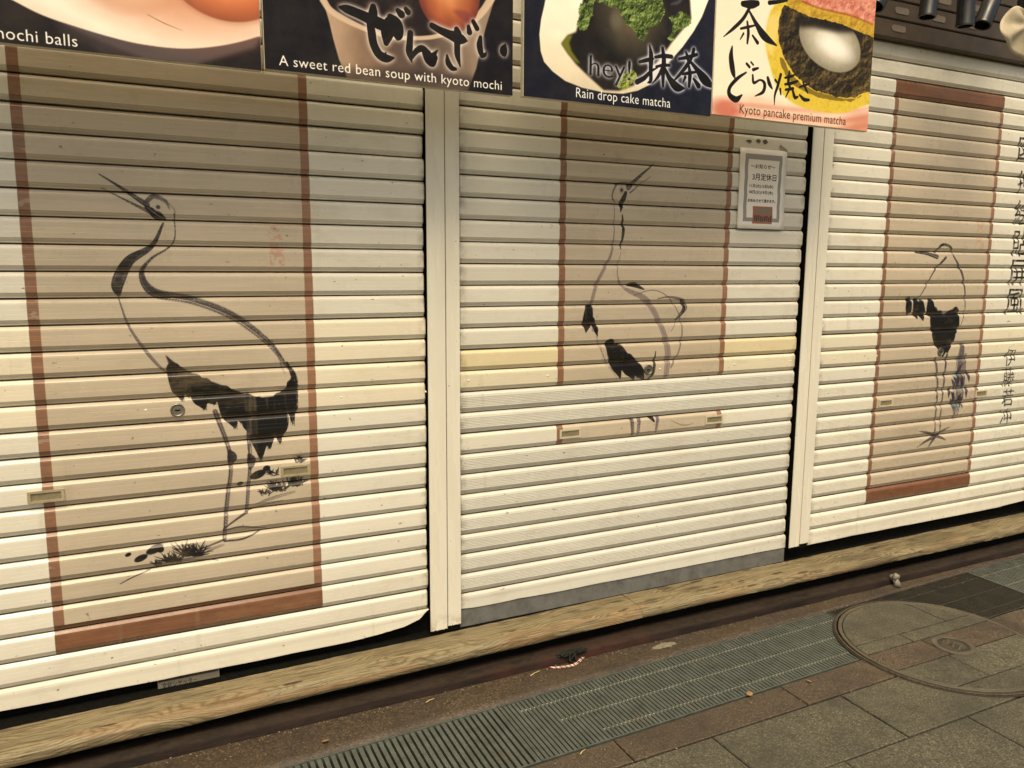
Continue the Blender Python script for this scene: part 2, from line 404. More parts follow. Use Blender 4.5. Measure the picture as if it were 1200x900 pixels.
MAT = {}
MAT['post'] = None
def post_mat():
    m = NM('cream_gloss_post_paint', .25); p = m.world(); a_ = m.noise(p, 3, 4, .6, (4, 1, .6))
    c = m.mix(m.ramp(a_, .3, .7), (.66, .63, .53), (.74, .71, .60))
    c = m.mix(m.ramp(m.noise(p, 60, 3, .6), .72, .75, 0, .7), c, (.16, .09, .05))
    edge = m.ramp(m.n('SeparateXYZ', {0: p}).outputs[2], .135, .21, 1, 0)
    c = m.mix(m.math('MULTIPLY', edge, m.ramp(m.noise(p, 25, 4, .7), .45, .6, 0, .6)), c, (.30, .25, .17))
    m.color(c); m.rough(m.ramp(a_, .3, .7, .18, .34)); m.bump(m.noise(p, 22, 3, .6, (1, 1, .2)), .0012, .6); return m.m
MAT['post'] = post_mat()
MAT['black'] = simple('black_rubber_and_gap_shade', (.006, .006, .005), .9, 0, .3, 60, spec=.05)  # rubber, and the painted dark of gaps below and behind the shutters
MAT['dark'] = simple('dark_recess_board', (.014, .010, .007), .9, 0, .4, 20, .002, spec=.1)
MAT['kerb'] = None
def redkerb():
    m = NM('worn_shaded_red_brown_kerb_paint', .8, 0, .2); p = m.obj(); a_ = m.noise(p, 6, 6, .7, (.5, 1, 2)); b_ = m.noise(p, 50, 4, .7, (.3, 1, 1))
    c = m.mix(m.ramp(a_, .35, .65), (.008, .006, .005), (.026, .015, .011))  # colours kept near black to carry the shade under the sill
    c = m.mix(m.ramp(b_, .55, .75, 0, .7), c, (.030, .022, .016)); xr = m.n('SeparateXYZ', {0: p}).outputs[0]; xm = m.math('MULTIPLY', m.ramp(xr, 1.0, 1.15), m.ramp(xr, 1.9, 1.75)); c = m.mix(m.math('MULTIPLY', xm, m.ramp(m.noise(p, 4, 3), .40, .55, 0, .6)), c, (.050, .016, .011))
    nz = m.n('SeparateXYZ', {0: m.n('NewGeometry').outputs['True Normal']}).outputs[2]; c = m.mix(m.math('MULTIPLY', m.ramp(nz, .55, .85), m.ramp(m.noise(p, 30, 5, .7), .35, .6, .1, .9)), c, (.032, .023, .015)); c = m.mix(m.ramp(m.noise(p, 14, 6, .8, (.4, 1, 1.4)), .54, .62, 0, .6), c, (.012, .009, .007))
    m.color(c); m.bump(m.math('ADD', a_, b_), .004); return m.m
MAT['kerb'] = redkerb()
MAT['wood'] = wood_mat()
MAT['granite_grey'] = granite('grey_green_granite', (.056, .052, .034), (.102, .095, .064), (.25, .23, .16), (.025, .023, .016))
MAT['granite_red'] = granite('red_brown_granite', (.046, .034, .022), (.092, .066, .043), (.22, .165, .11), (.02, .014, .010))
MAT['concrete'] = granite('brown_gutter_concrete', (.040, .028, .017), (.082, .057, .034), (.17, .125, .08), (.02, .013, .009), 120, .6)
MAT['joint'] = simple('dirty_joint_mortar', (.030, .024, .016), .95, 0, .4, 80, .002)
MAT['grate'] = steel('grey_green_galvanised_steel', (.115, .132, .114), .34, .45)
MAT['grate_dark'] = steel('dark_tarnished_steel', (.05, .047, .036), .5, .4)
MAT['rod'] = steel('bright_worn_cross_rod', (.45, .45, .36), .4, .4)
MAT['silt'] = simple('packed_grey_silt', (.050, .052, .040), .8, 0, .4, 40, .004)
MAT['ring'] = steel('worn_dirty_steel_ring', (.105, .09, .062), .55, .25)
MAT['pit'] = simple('drain_darkness', (.014, .015, .012), .9, 0, .3, 30)
MAT['grey_bar'] = steel('grey_painted_steel', (.16, .163, .158), .45, .2)
MAT['handle'] = simple('dull_brass_handle', (.50, .44, .29), .35, .5, .15, 60)
MAT['handle_cream'] = simple('cream_painted_handle', (.55, .49, .35), .35, .1, .1, 60)
MAT['handle_in'] = simple('shaded_handle_inset', (.24, .20, .12), .5, .2, .2, 80)
MAT['lock'] = steel('dull_lock_steel', (.20, .185, .15), .35, .7)
MAT['rivet'] = simple('cream_painted_rivet', (.74, .69, .54), .25, 0, .05, 60)
MAT['brown_slat'] = simple('brown_shutter_slat_paint', (.055, .038, .023), .5, 0, .25, 12, .002)
MAT['slot'] = simple('pale_slot_plate', (.15, .12, .09), .5, 0, .15, 30)
MAT['spot'] = simple('black_gloss_lamp_housing', (.006, .006, .006), .32, .0, .2, 30)
MAT['cloth'] = simple('cream_awning_canvas', (.42, .36, .25), .85, 0, .18, 18, .003)
MAT['sign_edge'] = simple('pale_sign_edge', (.50, .46, .36), .5, 0, .1, 30)
MAT['bracket'] = steel('dark_sign_bracket', (.10, .10, .10), .5, .5)
MAT['wall'] = simple('beige_shop_wall', (.36, .32, .24), .75, 0, .08, 5, .003)

# ================================================================ PRINTS
SY = -.30                          # plane of the printed faces
INK = (13, 11, 12)
def paper_field(cv, xl, xr, bands, ztop, zbot, wl=.028, wr=.026, skip=None):
    """tan scroll ground with its brown borders, as painted on the shutter"""
    n = fbm(cv.h, cv.w, (120, 260), 5); n2 = fbm(cv.h, cv.w, (6, 120), 9)
    def rect(x0, z0, x1, z1):
        (a_, b_), (c_, d_) = cv.M(x0, z0), cv.M(x1, z1); m = np.zeros((cv.h, cv.w), np.float32)
        m[max(0, int(b_)):max(0, int(d_)), max(0, int(a_)):max(0, int(c_))] = 1; return m
    n3 = fbm(cv.h, cv.w, (30, 30), 19); tan = np.array([186, 172, 150])/255*(.93+.10*n+.07*(n2-.5)+.05*(n3-.5))[..., None]
    cv.over(rect(xl+wl, zbot, xr, ztop)*(.88+.10*n3), tan.astype(np.float32))
    br = (np.array([122, 82, 59])/255*(.90+.2*n2+.06*n)[..., None]).astype(np.float32)
    wv = np.clip(1.35-1.0*(fbm(cv.h, cv.w, (14, 50), 23) > .74), .82, 1); br = br*(.93+.14*n3)[..., None]; cv.over(rect(xl, zbot, xl+wl, ztop)*.95*wv, br); cv.over(rect(xr, zbot, xr+wr, ztop)*.93, (br*1.07).astype(np.float32))
    for (z0, z1) in bands: cv.over(rect(xl, z0, xr+wr, z1)*.98, (br*.92).astype(np.float32))
def tuft(cv, u, v, n, size, seed, lean=0.0, spread=1.0):
    r = random.Random(seed)
    for i in range(n):
        a_ = (r.uniform(-1.15, 1.15))*spread+lean; L = size*r.uniform(.5, 1); u0 = u+r.uniform(-1, 1)*size*.55; v0 = v+r.uniform(-2, 2)
        cv.stroke([(u0, v0), (u0+math.sin(a_)*L*.5, v0-math.cos(a_)*L*.45), (u0+math.sin(a_)*L, v0-math.cos(a_)*L*.8)], [.0035, .0035, .001], INK, .85, .1, seed+i)
def feather(cv, a_, b_, w_, seed, bend=4):
    m_ = ((a_[0]+b_[0])/2+bend*.4, (a_[1]+b_[1])/2+bend*.3)
    q_ = ((a_[0]+3*b_[0])/4, (a_[1]+3*b_[1])/4)
    cv.stroke([a_, m_, q_, b_], [w_*.8, w_, w_*.55, w_*.06], INK, .97, .3, seed)
    cv.stroke([a_, m_, q_], [w_*.6, w_*.75, w_*.12], INK, .97, 0, seed)

PPM = 900
# left print: a wading bird in brush and ink on a tan scroll
cvL = Canvas(-.40, .25, .60, 2.16, PPM, -.005)
paper_field(cvL, -.278, .501, [(.297, .392)], 2.2, .297)
c = cvL
c.stroke([(116, 204), (142, 220), (172, 240)], [.003, .008, .016], INK, .95, .2, 1)
c.stroke([(119, 220), (146, 234), (174, 248)], [.002, .005, .010], INK, .85, .2, 2)
c.stroke([(170, 238), (180, 230), (194, 236), (199, 246)], [.012, .014, .010, .003], (54, 46, 48), .8, .5, 3)
c.stroke([(172, 243), (184, 252), (194, 257)], [.012, .026, .006], INK, .95, .3, 4)
mk, _ = c.ellmask(185, 243, .014, .013, 0, .3); c.over(mk*.8, (184, 172, 150)); mk, _ = c.ellmask(185, 243, .006, .006, 0, .3); c.over(mk*.9, (60, 52, 50))
c.stroke([(198, 238), (205, 248), (204, 262)], [.002, .004, .002], (90, 80, 80), .6, .5, 9)
c.stroke([(191, 262), (178, 288), (151, 306), (138, 332), (139, 346)], [.006, .014, .028, .034, .010], INK, .9, .22, 5)
c.stroke([(204, 250), (203, 284), (176, 304), (166, 322), (181, 343), (226, 352), (274, 371), (315, 402), (338, 432)], [.003, .004, .008, .016, .028, .026, .026, .020, .008], (40, 34, 38), .9, .3, 6)
c.stroke([(139, 350), (152, 384), (178, 420), (205, 446)], [.004, .007, .010, .003], (70, 62, 64), .75, .2, 7)
c.poly([(194, 416), (206, 426), (222, 436), (240, 444), (262, 452), (284, 461), (304, 466), (322, 464), (335, 455), (342, 440), (346, 452), (344, 470), (322, 482), (300, 484), (282, 480), (262, 470), (240, 464), (222, 462), (206, 450)], INK, .97, 1)
for i, (A, B, w_) in enumerate([((203, 432), (214, 470), .050), ((214, 440), (222, 466), .040), ((228, 446), (240, 480), .055), ((240, 450), (252, 474), .050), ((262, 460), (276, 502), .060), ((276, 466), (284, 496), .055), ((290, 470), (296, 512), .060), ((302, 474), (306, 540), .066), ((314, 474), (316, 526), .060), ((327, 468), (328, 520), .055), ((341, 450), (343, 498), .036)]):
    feather(c, A, B, w_, 20+i, 1.5)
    for q in range(2): c.stroke([(B[0]-3+q*4, B[1]-16), (B[0]-2+q*4, B[1]+1)], [.008, .002], INK, .7, .5, 300+i*3+q)
for q in range(5): c.stroke([(318+q*2.6, 398+q*7), (325+q*2.2, 410+q*7)], .003, (60, 52, 54), .5, .3, 350+q)
c.stroke([(336, 424), (345, 444), (348, 474)], [.004, .020, .004], INK, .95, .4, 41)
def leg(cv, pts, w0=.012, seed=0, knee=True):
    cv.stroke(pts, [w0*1.2, w0, w0*1.1, w0], (62, 50, 52), .82, .3, seed)
    cv.stroke([(p[0]-1.2, p[1]) for p in pts], [w0*.2]*len(pts), (30, 24, 28), .8, .1, seed+1)
    if knee: cv.stroke([(pts[1][0]-1, pts[1][1]-7), (pts[1][0]+2, pts[1][1]), (pts[1][0], pts[1][1]+8)], [w0, w0*2.3, w0], (40, 32, 36), .9, .1, seed+2)
leg(c, [(252, 482), (270, 536), (266, 588), (263, 632)], .013, 50)
leg(c, [(291, 504), (293, 540), (291, 572), (289, 600)], .012, 55)
c.stroke([(289, 600), (272, 612), (262, 621), (283, 617), (312, 619)], [.009, .006, .005, .006, .003], (50, 42, 44), .85, .1, 60)
c.stroke([(263, 634), (285, 631), (305, 622)], [.006, .007, .003], (50, 42, 44), .85, .1, 61)
c.stroke([(263, 632), (240, 641), (226, 644)], [.006, .005, .002], (50, 42, 44), .8, .1, 62)
tuft(c, 226, 650, 70, 22, 100, .15, 1.2); tuft(c, 204, 658, 45, 17, 170, -.2, 1.1); tuft(c, 186, 662, 18, 10, 220, -.3)
c.stroke([(172, 668), (215, 655), (262, 638)], [.004, .024, .006], (50, 42, 42), .5, .3, 63)
c.stroke([(141, 684), (156, 676), (176, 668)], [.003, .004, .003], INK, .7); c.stroke([(212, 658), (240, 656), (256, 657)], [.002, .003, .002], INK, .6)
for (u, v, a_, b_) in ((165, 654, .020, .010), (181, 644, .026, .012), (188, 644, .010, .010), (150, 650, .009, .006), (302, 556, .026, .013), (312, 549, .012, .010), (281, 567, .010, .007)):
    mk, _ = c.ellmask(u, v, a_, b_, .35, .2); c.over(mk*.95, INK)
tuft(c, 326, 574, 45, 15, 300, 0); tuft(c, 346, 568, 45, 15, 360, .2); tuft(c, 311, 579, 14, 9, 420, -.2); tuft(c, 321, 554, 16, 10, 440, -.7); tuft(c, 350, 540, 20, 8, 460, .2, 1.3)
c.stroke([(299, 591), (318, 584), (345, 576)], [.003, .012, .008], (60, 50, 48), .5, .3, 64); c.stroke([(291, 598), (310, 592), (332, 586)], [.004, .003, .002], INK, .6)
for (z0, z1) in ((1.555, 1.60), (1.475, 1.545)):       # faint red seals
    (xa, za), (xb, zb) = c.M(.395, z0), c.M(.440, z1); n_ = (fbm(int(zb-za), int(xb-xa), 7, int(z0*99), 2) > .52).astype(np.float32)
    c.over(n_*.33, (176, 96, 76), (slice(int(za), int(za)+n_.shape[0]), slice(int(xa), int(xa)+n_.shape[1])))

# middle print
cvM = Canvas(1.38, .75, 2.32, 2.20, PPM, -.005)
paper_field(cvM, 1.444, 2.227, [], 2.3, .70, .026, .026)
c = cvM
c.stroke([(767, 192), (752, 204), (736, 220)], [.003, .010, .020], INK, .92, .25, 1); c.stroke([(762, 207), (750, 216), (738, 226)], [.002, .003, .006], (60, 50, 52), .75)
c.stroke([(736, 214), (723, 216), (717, 230), (722, 238)], [.008, .008, .006, .004], (60, 52, 54), .8, .3, 2)
mk, _ = c.ellmask(728, 223, .011, .014, 0, .2); c.over(mk*.8, (150, 132, 112)); mk, _ = c.ellmask(728, 223, .005, .006, 0, .2); c.over(mk*.95, INK)
c.stroke([(733, 226), (729, 237), (727, 248)], [.014, .022, .004], INK, .95, .2, 3)
c.stroke([(729, 252), (730, 270), (727, 292)], [.005, .013, .004], INK, .92, .1, 4)
c.stroke([(720, 240), (719, 275), (715, 300), (700, 330), (692, 360), (694, 388)], [.003, .006, .012, .015, .015, .006], (105, 92, 92), .75, .15, 5)
c.stroke([(727, 296), (723, 322), (732, 338), (757, 352), (774, 382), (782, 412), (780, 440)], [.003, .006, .014, .026, .024, .030, .026], (112, 98, 98), .75, .15, 6)
c.stroke([(735, 334), (744, 334), (754, 339)], [.008, .020, .006], INK, .95, .35, 7)
c.stroke([(742, 346), (766, 340), (786, 352), (798, 378), (796, 408), (786, 430)], [.003, .004, .005, .006, .008, .010], (90, 78, 80), .75, .2, 8)
feather(c, (690, 362), (686, 390), .045, 30, 1); feather(c, (694, 374), (700, 395), .022, 31, 1)
for i, (A, B, w_) in enumerate([((715, 404), (727, 444), .060), ((724, 410), (744, 446), .062), ((736, 420), (756, 446), .050)]): feather(c, A, B, w_, 40+i, 2)
c.stroke([(698, 394), (708, 420), (722, 442)], [.003, .004, .002], (80, 70, 70), .65, .3, 9)
c.stroke([(770, 350), (784, 348), (800, 352), (804, 362), (794, 374), (786, 388)], [.004, .008, .012, .006, .004, .003], (70, 60, 62), .8, .4, 15); c.stroke([(798, 352), (801, 362), (792, 374)], [.010, .016, .008], INK, .85, .3, 16)
c.stroke([(768, 412), (765, 436), (758, 447)], [.005, .016, .005], INK, .85, .35, 10)
for k in range(5): c.stroke([(704+k*2.2, 404+k*3), (706+k*2.4, 424+k*3)], [.002, .0012], (80, 70, 70), .5)
c.stroke([(740, 488), (741, 509)], [.020, .016], (60, 50, 56), .85, .4, 11); c.stroke([(749, 487), (747, 508)], [.018, .014], (60, 50, 56), .8, .4, 12)
c.stroke([(762, 486), (766, 494)], [.03, .006], INK, .9, .2, 13); c.stroke([(771, 486), (768, 506)], [.016, .012], (80, 70, 74), .8, .4, 14)
c.stroke([(786, 493), (800, 498), (812, 496)], [.003, .006, .002], (110, 98, 86), .6)

# right print and the two columns of characters
cvR = Canvas(3.10, .30, 4.47, 2.42, 700, -.005)
paper_field(cvR, 3.178, 3.930, [(2.2535, 2.3305), (.3285, .408)], 2.3305, .3285, .026, .026)
c = cvR
c.stroke([(1073, 296), (1086, 297), (1098, 301)], [.006, .016, .022], INK, .9, .25, 1)
c.stroke([(1096, 296), (1104, 287), (1114, 290), (1117, 300)], [.010, .014, .012, .006], INK, .85, .4, 2)
c.stroke([(1108, 302), (1094, 318), (1083, 338), (1072, 356), (1068, 366)], [.014, .008, .006, .005, .003], (34, 28, 30), .85, .2, 3)
c.stroke([(1117, 300), (1126, 318), (1130, 340), (1130, 365), (1124, 384)], [.008, .014, .010, .006, .004], (34, 28, 30), .85, .2, 4)
for i, (A, B, w_) in enumerate([((1065, 352), (1064, 370), .045), ((1073, 354), (1074, 374), .05), ((1079, 356), (1081, 376), .05), ((1090, 356), (1090, 370), .06), ((1094, 366), (1096, 392), .07)]): feather(c, A, B, w_, 30+i, 0)
for i, (A, B, w_) in enumerate([((1100, 372), (1098, 408), .09), ((1107, 378), (1104, 418), .11), ((1114, 372), (1109, 414), .10), ((1119, 366), (1117, 396), .07)]): feather(c, A, B, w_, 40+i, 0)
c.stroke([(1096, 420), (1098, 446), (1097, 472), (1094, 512)], [.016, .014, .012, .010], (48, 40, 44), .85, .3, 50)
c.stroke([(1109, 416), (1106, 444), (1103, 472), (1100, 512)], [.016, .014, .012, .010], (48, 40, 44), .85, .3, 51)
for k, (B) in enumerate(((1074, 524), (1086, 526), (1108, 516), (1112, 500), (1076, 505))):
    c.stroke([(1096, 511), ((1096+B[0])/2, (511+B[1])/2-1), B], [.016, .013, .003], (56, 46, 50), .85, .2, 60+k)
c.stroke([(1127, 406), (1124, 430), (1122, 460), (1119, 486)], [.035, .060, .060, .05], (70, 60, 70), .8, .5, 70)
c.stroke([(1131, 415), (1129, 440), (1127, 466)], [.012, .022, .012], (60, 54, 62), .75, .4, 71)
for k in range(16):
    r_ = random.Random(900+k); u, v = r_.uniform(1113, 1133), r_.uniform(424, 468); a_ = r_.uniform(-1, 1)
    c.stroke([(u, v), (u+a_*5, v+6), (u+a_*7, v+14)], [.008, .022, .003], (50, 44, 56), .85, .3, 80+k)
for (u, v) in ((1120, 441), (1126, 456), (1119, 476), (1124, 421)): c.stroke([(u-4, v), (u+4, v-1)], .012, (70, 150, 150), .45, .4, 99)
for (z0, z1) in ((1.66, 1.73), (1.57, 1.64)):
    (xa, za), (xb, zb) = c.M(3.83, z0), c.M(3.90, z1); n_ = (fbm(int(zb-za), int(xb-xa), 8, int(z0*77), 2) > .5).astype(np.float32)
    c.over(n_*.30, (186, 110, 86), (slice(int(za), int(za)+n_.shape[0]), slice(int(xa), int(xa)+n_.shape[1])))
def hanzi(cv, ch, u0, u1, v0, v1, thin=5, bold=0):
    um, vm = (u0+u1)/2, (v0+v1)/2
    X0, X1 = at(u0, vm, cv.py)[0], at(u1, vm, cv.py)[0]; Zt, Zb = at(um, v0, cv.py)[1], at(um, v1, cv.py)[1]
    m = cv.textmask(ch, X0, X1, Zb, Zt-Zb, fitbox=True, thin=thin, bold=bold)
    er = fbm(cv.h, cv.w, 9, 77, 3); cv.over(m*np.clip((er-.30)*9, .7, 1), (14, 11, 11))
for ch, v0, v1, u0, u1 in (('図', 162, 190, 1193, 1208), ('押', 201, 228, 1192, 1208), ('絵', 235, 265, 1189, 1206), ('貼', 270, 301, 1186, 1204), ('屏', 305, 335, 1182, 1202), ('風', 339, 369, 1178, 1199)):
    hanzi(c, ch, u0, u1, v0, v1, 2, 4)
for ch, v0, v1, u0, u1 in (('伊', 409, 429, 1177, 1190), ('藤', 431, 453, 1175, 1188), ('若', 456, 476, 1174, 1187), ('冲', 479, 498, 1171, 1184)):
    hanzi(c, ch, u0, u1, v0, v1, 1, 2)

# ---- menu boards -------------------------------------------------
SY = -.30                          # plane of the printed faces
def shade(cv, cols, d):            # radial ramp of colours over distance d
    d = np.clip(d, 0, 1); n = len(cols)-1; x = d*n; i = np.clip(x.astype(int), 0, n-1); f = (x-i)[..., None]
    C_ = np.array(cols, np.float32)/255; return C_[i]*(1-f)+C_[i+1]*f
def glowstrokes(cv, strokes, glow=(232, 232, 240), r=9, ink=(30, 26, 24), k=2.3):
    tot = np.zeros((cv.h, cv.w), np.float32)
    for (pts, wid) in strokes:
        P_ = [cv.P(*p) for p in pts]; w_ = [q*cv.ppm for q in (wid if isinstance(wid, (list, tuple)) else [wid]*len(pts))]
        m, sl = cv.strokemask(P_, w_)
        if m is not None: tot[sl] = np.maximum(tot[sl], m)
    if glow is not None: cv.over(np.clip(blur(tot, r)*k, 0, 1)*.85, glow)
    cv.over(tot, ink); return tot
def Z2(l): return [(300+x/3, y/3) for x, y in l]
def Z4(l): return [(600+x/4, y/4) for x, y in l]
def ZP(l): return [(820+x/3.158, y/3.158) for x, y in l]
def ZS(l): return [(400+x/5.714, y/5.714) for x, y in l]

X_s = [(-.62, .349), (.356, 1.108), (1.145, 1.890), (1.894, 2.677)]
Zb_s = [1.999, 2.005, 2.008, 2.017]
# board 1
s1 = Canvas(X_s[0][0], Zb_s[0], X_s[0][1], Zb_s[0]+.62, 1000, SY, (37, 31, 32), 1.0)
gr = fbm(s1.h, s1.w, 60, 3)
s1.poly([(60, 20), (120, 60), (172, 70), (231, 76), (300, 56), (308, 40), (200, 20)], (104, 92, 92), .8, 6)
s1.poly([(60, 22), (140, 58), (180, 72), (130, 66), (70, 40)], (58, 50, 52), .8, 5)
m = s1.polymask([s1.P(*p) for p in spline([(-260, -160), (-60, -40), (16, 1), (50, 18), (88, 31), (128, 43), (167, 52), (215, 57), (262, 53), (302, 43), (330, 30), (420, -160)], 6)])
yy, xx = np.mgrid[0:s1.h, 0:s1.w]; cx, cy = s1.P(205, -20); d = np.hypot((xx-cx)/430, (yy-cy)/190)
pl = shade(s1, [(222, 172, 148), (232, 198, 176), (240, 218, 200), (246, 232, 216), (222, 206, 188)], d*.95)*(.96+.08*gr)[..., None]
s1.over(blur(m, 1), pl.astype(np.float32))
m2, d = s1.ellmask(225, -30, .24, .15, 0, .9); s1.over(m2*.55, (206, 132, 96))
m2, d = s1.ellmask(268, -26, .155, .115, 0, .05); s1.over(blur(m2, 7)*.4, (150, 96, 70))
m2, d = s1.ellmask(266, -30, .150, .118, 0, .04); s1.over(m2, (shade(s1, [(242, 190, 152), (232, 160, 116), (214, 132, 90), (192, 112, 76), (160, 92, 66)], d)*(.93+.14*gr)[..., None]).astype(np.float32))
m2, d = s1.ellmask(150, -34, .13, .10, 0, .3); s1.over(m2*.7, shade(s1, [(238, 206, 182), (226, 182, 152), (206, 156, 128)], d).astype(np.float32))
s1.stroke([(173, 17), (192, 27), (214, 36)], [.002, .003, .001], (120, 92, 74), .55)
s1.textpx('mochi balls', -10, 46, 91, 53, 14, (238, 236, 226), 1, 1.04)
# board 2
s2 = Canvas(X_s[1][0], Zb_s[1], X_s[1][1], Zb_s[1]+.62, 1000, SY, (27, 23, 29), 1.0)
bowl = Z2([(222, -60), (235, 0), (258, 80), (272, 140), (292, 210), (322, 278), (400, 330), (700, 350), (745, 320), (775, 240), (792, 160), (810, 90), (838, 0), (850, -60)])
gr = fbm(s2.h, s2.w, (50, 30), 8)
yy, xx = np.mgrid[0:s2.h, 0:s2.w]; gx = np.clip((xx-s2.P(380, 40)[0])/(s2.P(560, 40)[0]-s2.P(380, 40)[0]), 0, 1)
bc = shade(s2, [(196, 170, 146), (150, 124, 104), (104, 86, 76), (86, 74, 68), (112, 96, 86), (150, 132, 116)], gx)*(.92+.16*gr)[..., None]
s2.poly(bowl, bc.astype(np.float32), 1, 1)
s2.poly([(500, 95), (395, 92), (380, 78), (470, 84), (556, 90), (560, 110)], (40, 33, 35), .55, 10)
rim = Z2([(236, 0), (262, 36), (320, 72), (400, 108), (470, 128), (540, 134), (620, 130), (700, 108), (760, 76), (800, 36), (836, -20)])
s2.poly(rim+Z2([(836, -90), (236, -90)]), (38, 29, 31), 1, 2)
s2.stroke(rim, [.020, .018, .016, .013, .012, .012, .012, .014, .018, .022, .024], (208, 184, 160), .95, 0, 0, 1)
m2, d = s2.ellmask(448, -3, .09, .035, 0, .3); s2.over(m2*.6*(gr > .5), (66, 46, 42))
m2, d = s2.ellmask(526, -8, .100, .112, 0, .035); s2.over(m2, (shade(s2, [(214, 150, 110), (204, 134, 92), (184, 110, 72), (158, 88, 62), (112, 58, 50)], d)*(.92+.16*gr)[..., None]).astype(np.float32))
s2.stroke(Z2([(700, 40), (740, 60), (770, 85)]), [.01, .03, .01], (98, 40, 60), .35, 0, 0, 4)
zen = [
 (ZS([(-10, 48), (40, 62), (110, 90), (180, 122), (260, 160), (340, 190)]), [.008, .024, .027, .030, .034, .026]),
 (ZS([(214, 46), (212, 90), (205, 140)]), [.018, .027, .026]),
 (ZS([(190, 150), (202, 210), (215, 290), (250, 360), (300, 390), (350, 388)]), [.020, .024, .024, .025, .024, .006]),
 (ZS([(270, 395), (300, 350)]), [.012, .003]),
 (ZS([(330, 118), (362, 170), (380, 230), (375, 265)]), [.022, .044, .030, .006]),
 (ZS([(320, 150), (310, 210), (300, 288)]), [.030, .040, .016]),
 (ZS([(378, 70), (402, 96)]), [.014, .022]), (ZS([(432, 60), (446, 80)]), [.013, .018]),
 (ZS([(462, 222), (458, 290), (455, 350), (472, 415)]), [.018, .020, .020, .004]),
 (ZS([(465, 395), (500, 345), (540, 325), (580, 360)]), [.010, .016, .020, .022]),
 (ZS([(565, 360), (585, 400), (610, 425), (622, 385)]), [.022, .026, .020, .022]), (ZS([(590, 385), (620, 365), (645, 335)]), [.020, .014, .003]),
 (ZS([(608, 172), (660, 202), (720, 230), (790, 258), (845, 275)]), [.018, .021, .026, .032, .003]),
 (ZS([(772, 196), (780, 240), (776, 300), (778, 370), (796, 445)]), [.016, .028, .020, .018, .004]),
 (ZS([(708, 370), (716, 420), (740, 455), (765, 462)]), [.006, .018, .016, .010]),
 (ZS([(852, 178), (858, 215)]), [.012, .018]), (ZS([(884, 145), (908, 190)]), [.014, .016]),
 (ZS([(932, 250), (926, 300), (934, 350), (946, 376)]), [.012, .020, .018, .012]), (ZS([(940, 375), (960, 368), (972, 348)]), [.012, .012, .002]),
 (ZS([(1100, 294), (1086, 340), (1096, 378)]), [.003, .026, .004])]
glowstrokes(s2, zen, (226, 214, 204), 8, (27, 23, 22), 1.9)
s2.textpx('A sweet red bean soup with kyoto mochi', 327, 77, 588, 105, 12, (240, 238, 228), 1, 1.05, 0)
# board 3
s3 = Canvas(X_s[2][0], Zb_s[2], X_s[2][1], Zb_s[2]+.62, 1000, SY, (27, 29, 42), 1.0)
gr = fbm(s3.h, s3.w, 50, 12); fg = fbm(s3.h, s3.w, 9, 40, 3)
yy, xx = np.mgrid[0:s3.h, 0:s3.w]
s3.over(np.clip((xx-s3.w*.55)/s3.w, 0, 1)*.5, (52, 58, 84))
plate = Z4([(180, -120), (150, 30), (136, 90), (128, 160), (134, 240), (150, 290), (190, 335), (250, 380), (330, 412), (430, 434), (520, 440), (590, 425), (640, 400), (680, 370), (730, 300), (800, 220), (850, 150), (890, 80), (925, -10), (940, -120)])
pc = (shade(s3, [(250, 246, 228), (240, 232, 210), (218, 204, 176)], np.clip((yy*-1.0+s3.h*.35)/300+.4, 0, 1))*(.96+.07*gr)[..., None]).astype(np.float32)
s3.poly(plate, pc, 1, 1)
s3.poly(Z4([(330, 20), (318, 90), (300, 150), (262, 166), (232, 205), (262, 250), (300, 300), (350, 350), (430, 422), (500, 425), (570, 400), (640, 330), (700, 270), (748, 200), (790, 150), (840, 90), (830, -60), (340, -60)]), (31, 27, 24), .97, 3)
s3.poly(Z4([(262, 164), (232, 205), (262, 252), (300, 292), (322, 300), (280, 240), (268, 200), (285, 165)]), (118, 120, 42), .95, 3)
m2, d = s3.ellmask(740, 18, .150, .150, 0, .03); s3.over(m2, (shade(s3, [(118, 106, 84), (98, 88, 70), (80, 73, 60), (62, 57, 48), (38, 36, 32)], d)*(.9+.2*gr)[..., None]).astype(np.float32))
m2, d = s3.ellmask(722, 24, .022, .03, 0, .9); s3.over(m2*.4, (136, 132, 116))
def emboss(cv, cell, seed, k=2, n=4):
    f_ = fbm(cv.h, cv.w, cell, seed, n); return f_, np.clip((f_-np.roll(np.roll(f_, k, 0), -k, 1))*5+.5, 0, 1)
def powder(pts, dens, seed, cols=((88, 108, 54), (132, 152, 86), (54, 70, 34))):
    m_ = blur(s3.polymask([s3.P(*p) for p in Z4(pts)]), 9); f_, em = emboss(s3, 22, seed, 2, 5); fi = fbm(s3.h, s3.w, 3, seed+9, 2)
    k_ = np.clip((m_*dens+f_*1.1+fi*.35-1.12)*8, 0, 1)*np.clip(m_*12, 0, 1); g_ = np.clip(em*.75+fi*.45-.12+.3*(f_-.5), 0, 1)
    s3.over(k_*.97, shade(s3, [(24, 30, 14), cols[2], cols[0], cols[1], (172, 192, 120)], g_).astype(np.float32))
powder([(400, -60), (390, 0), (440, 30), (490, 40), (520, 95), (560, 120), (580, 180), (620, 190), (650, 130), (700, 110), (716, 30), (690, -60)], .98, 50)
powder([(330, 0), (312, 60), (305, 140), (330, 152), (360, 120), (380, 40), (400, -20)], .9, 60)
powder([(745, 80), (750, 150), (735, 210), (770, 160), (840, 110), (830, 60), (780, 60)], .9, 70)
powder([(480, 370), (490, 420), (560, 410), (590, 370), (570, 320), (530, 330)], .85, 80, ((132, 148, 66), (176, 180, 96), (84, 96, 38)))
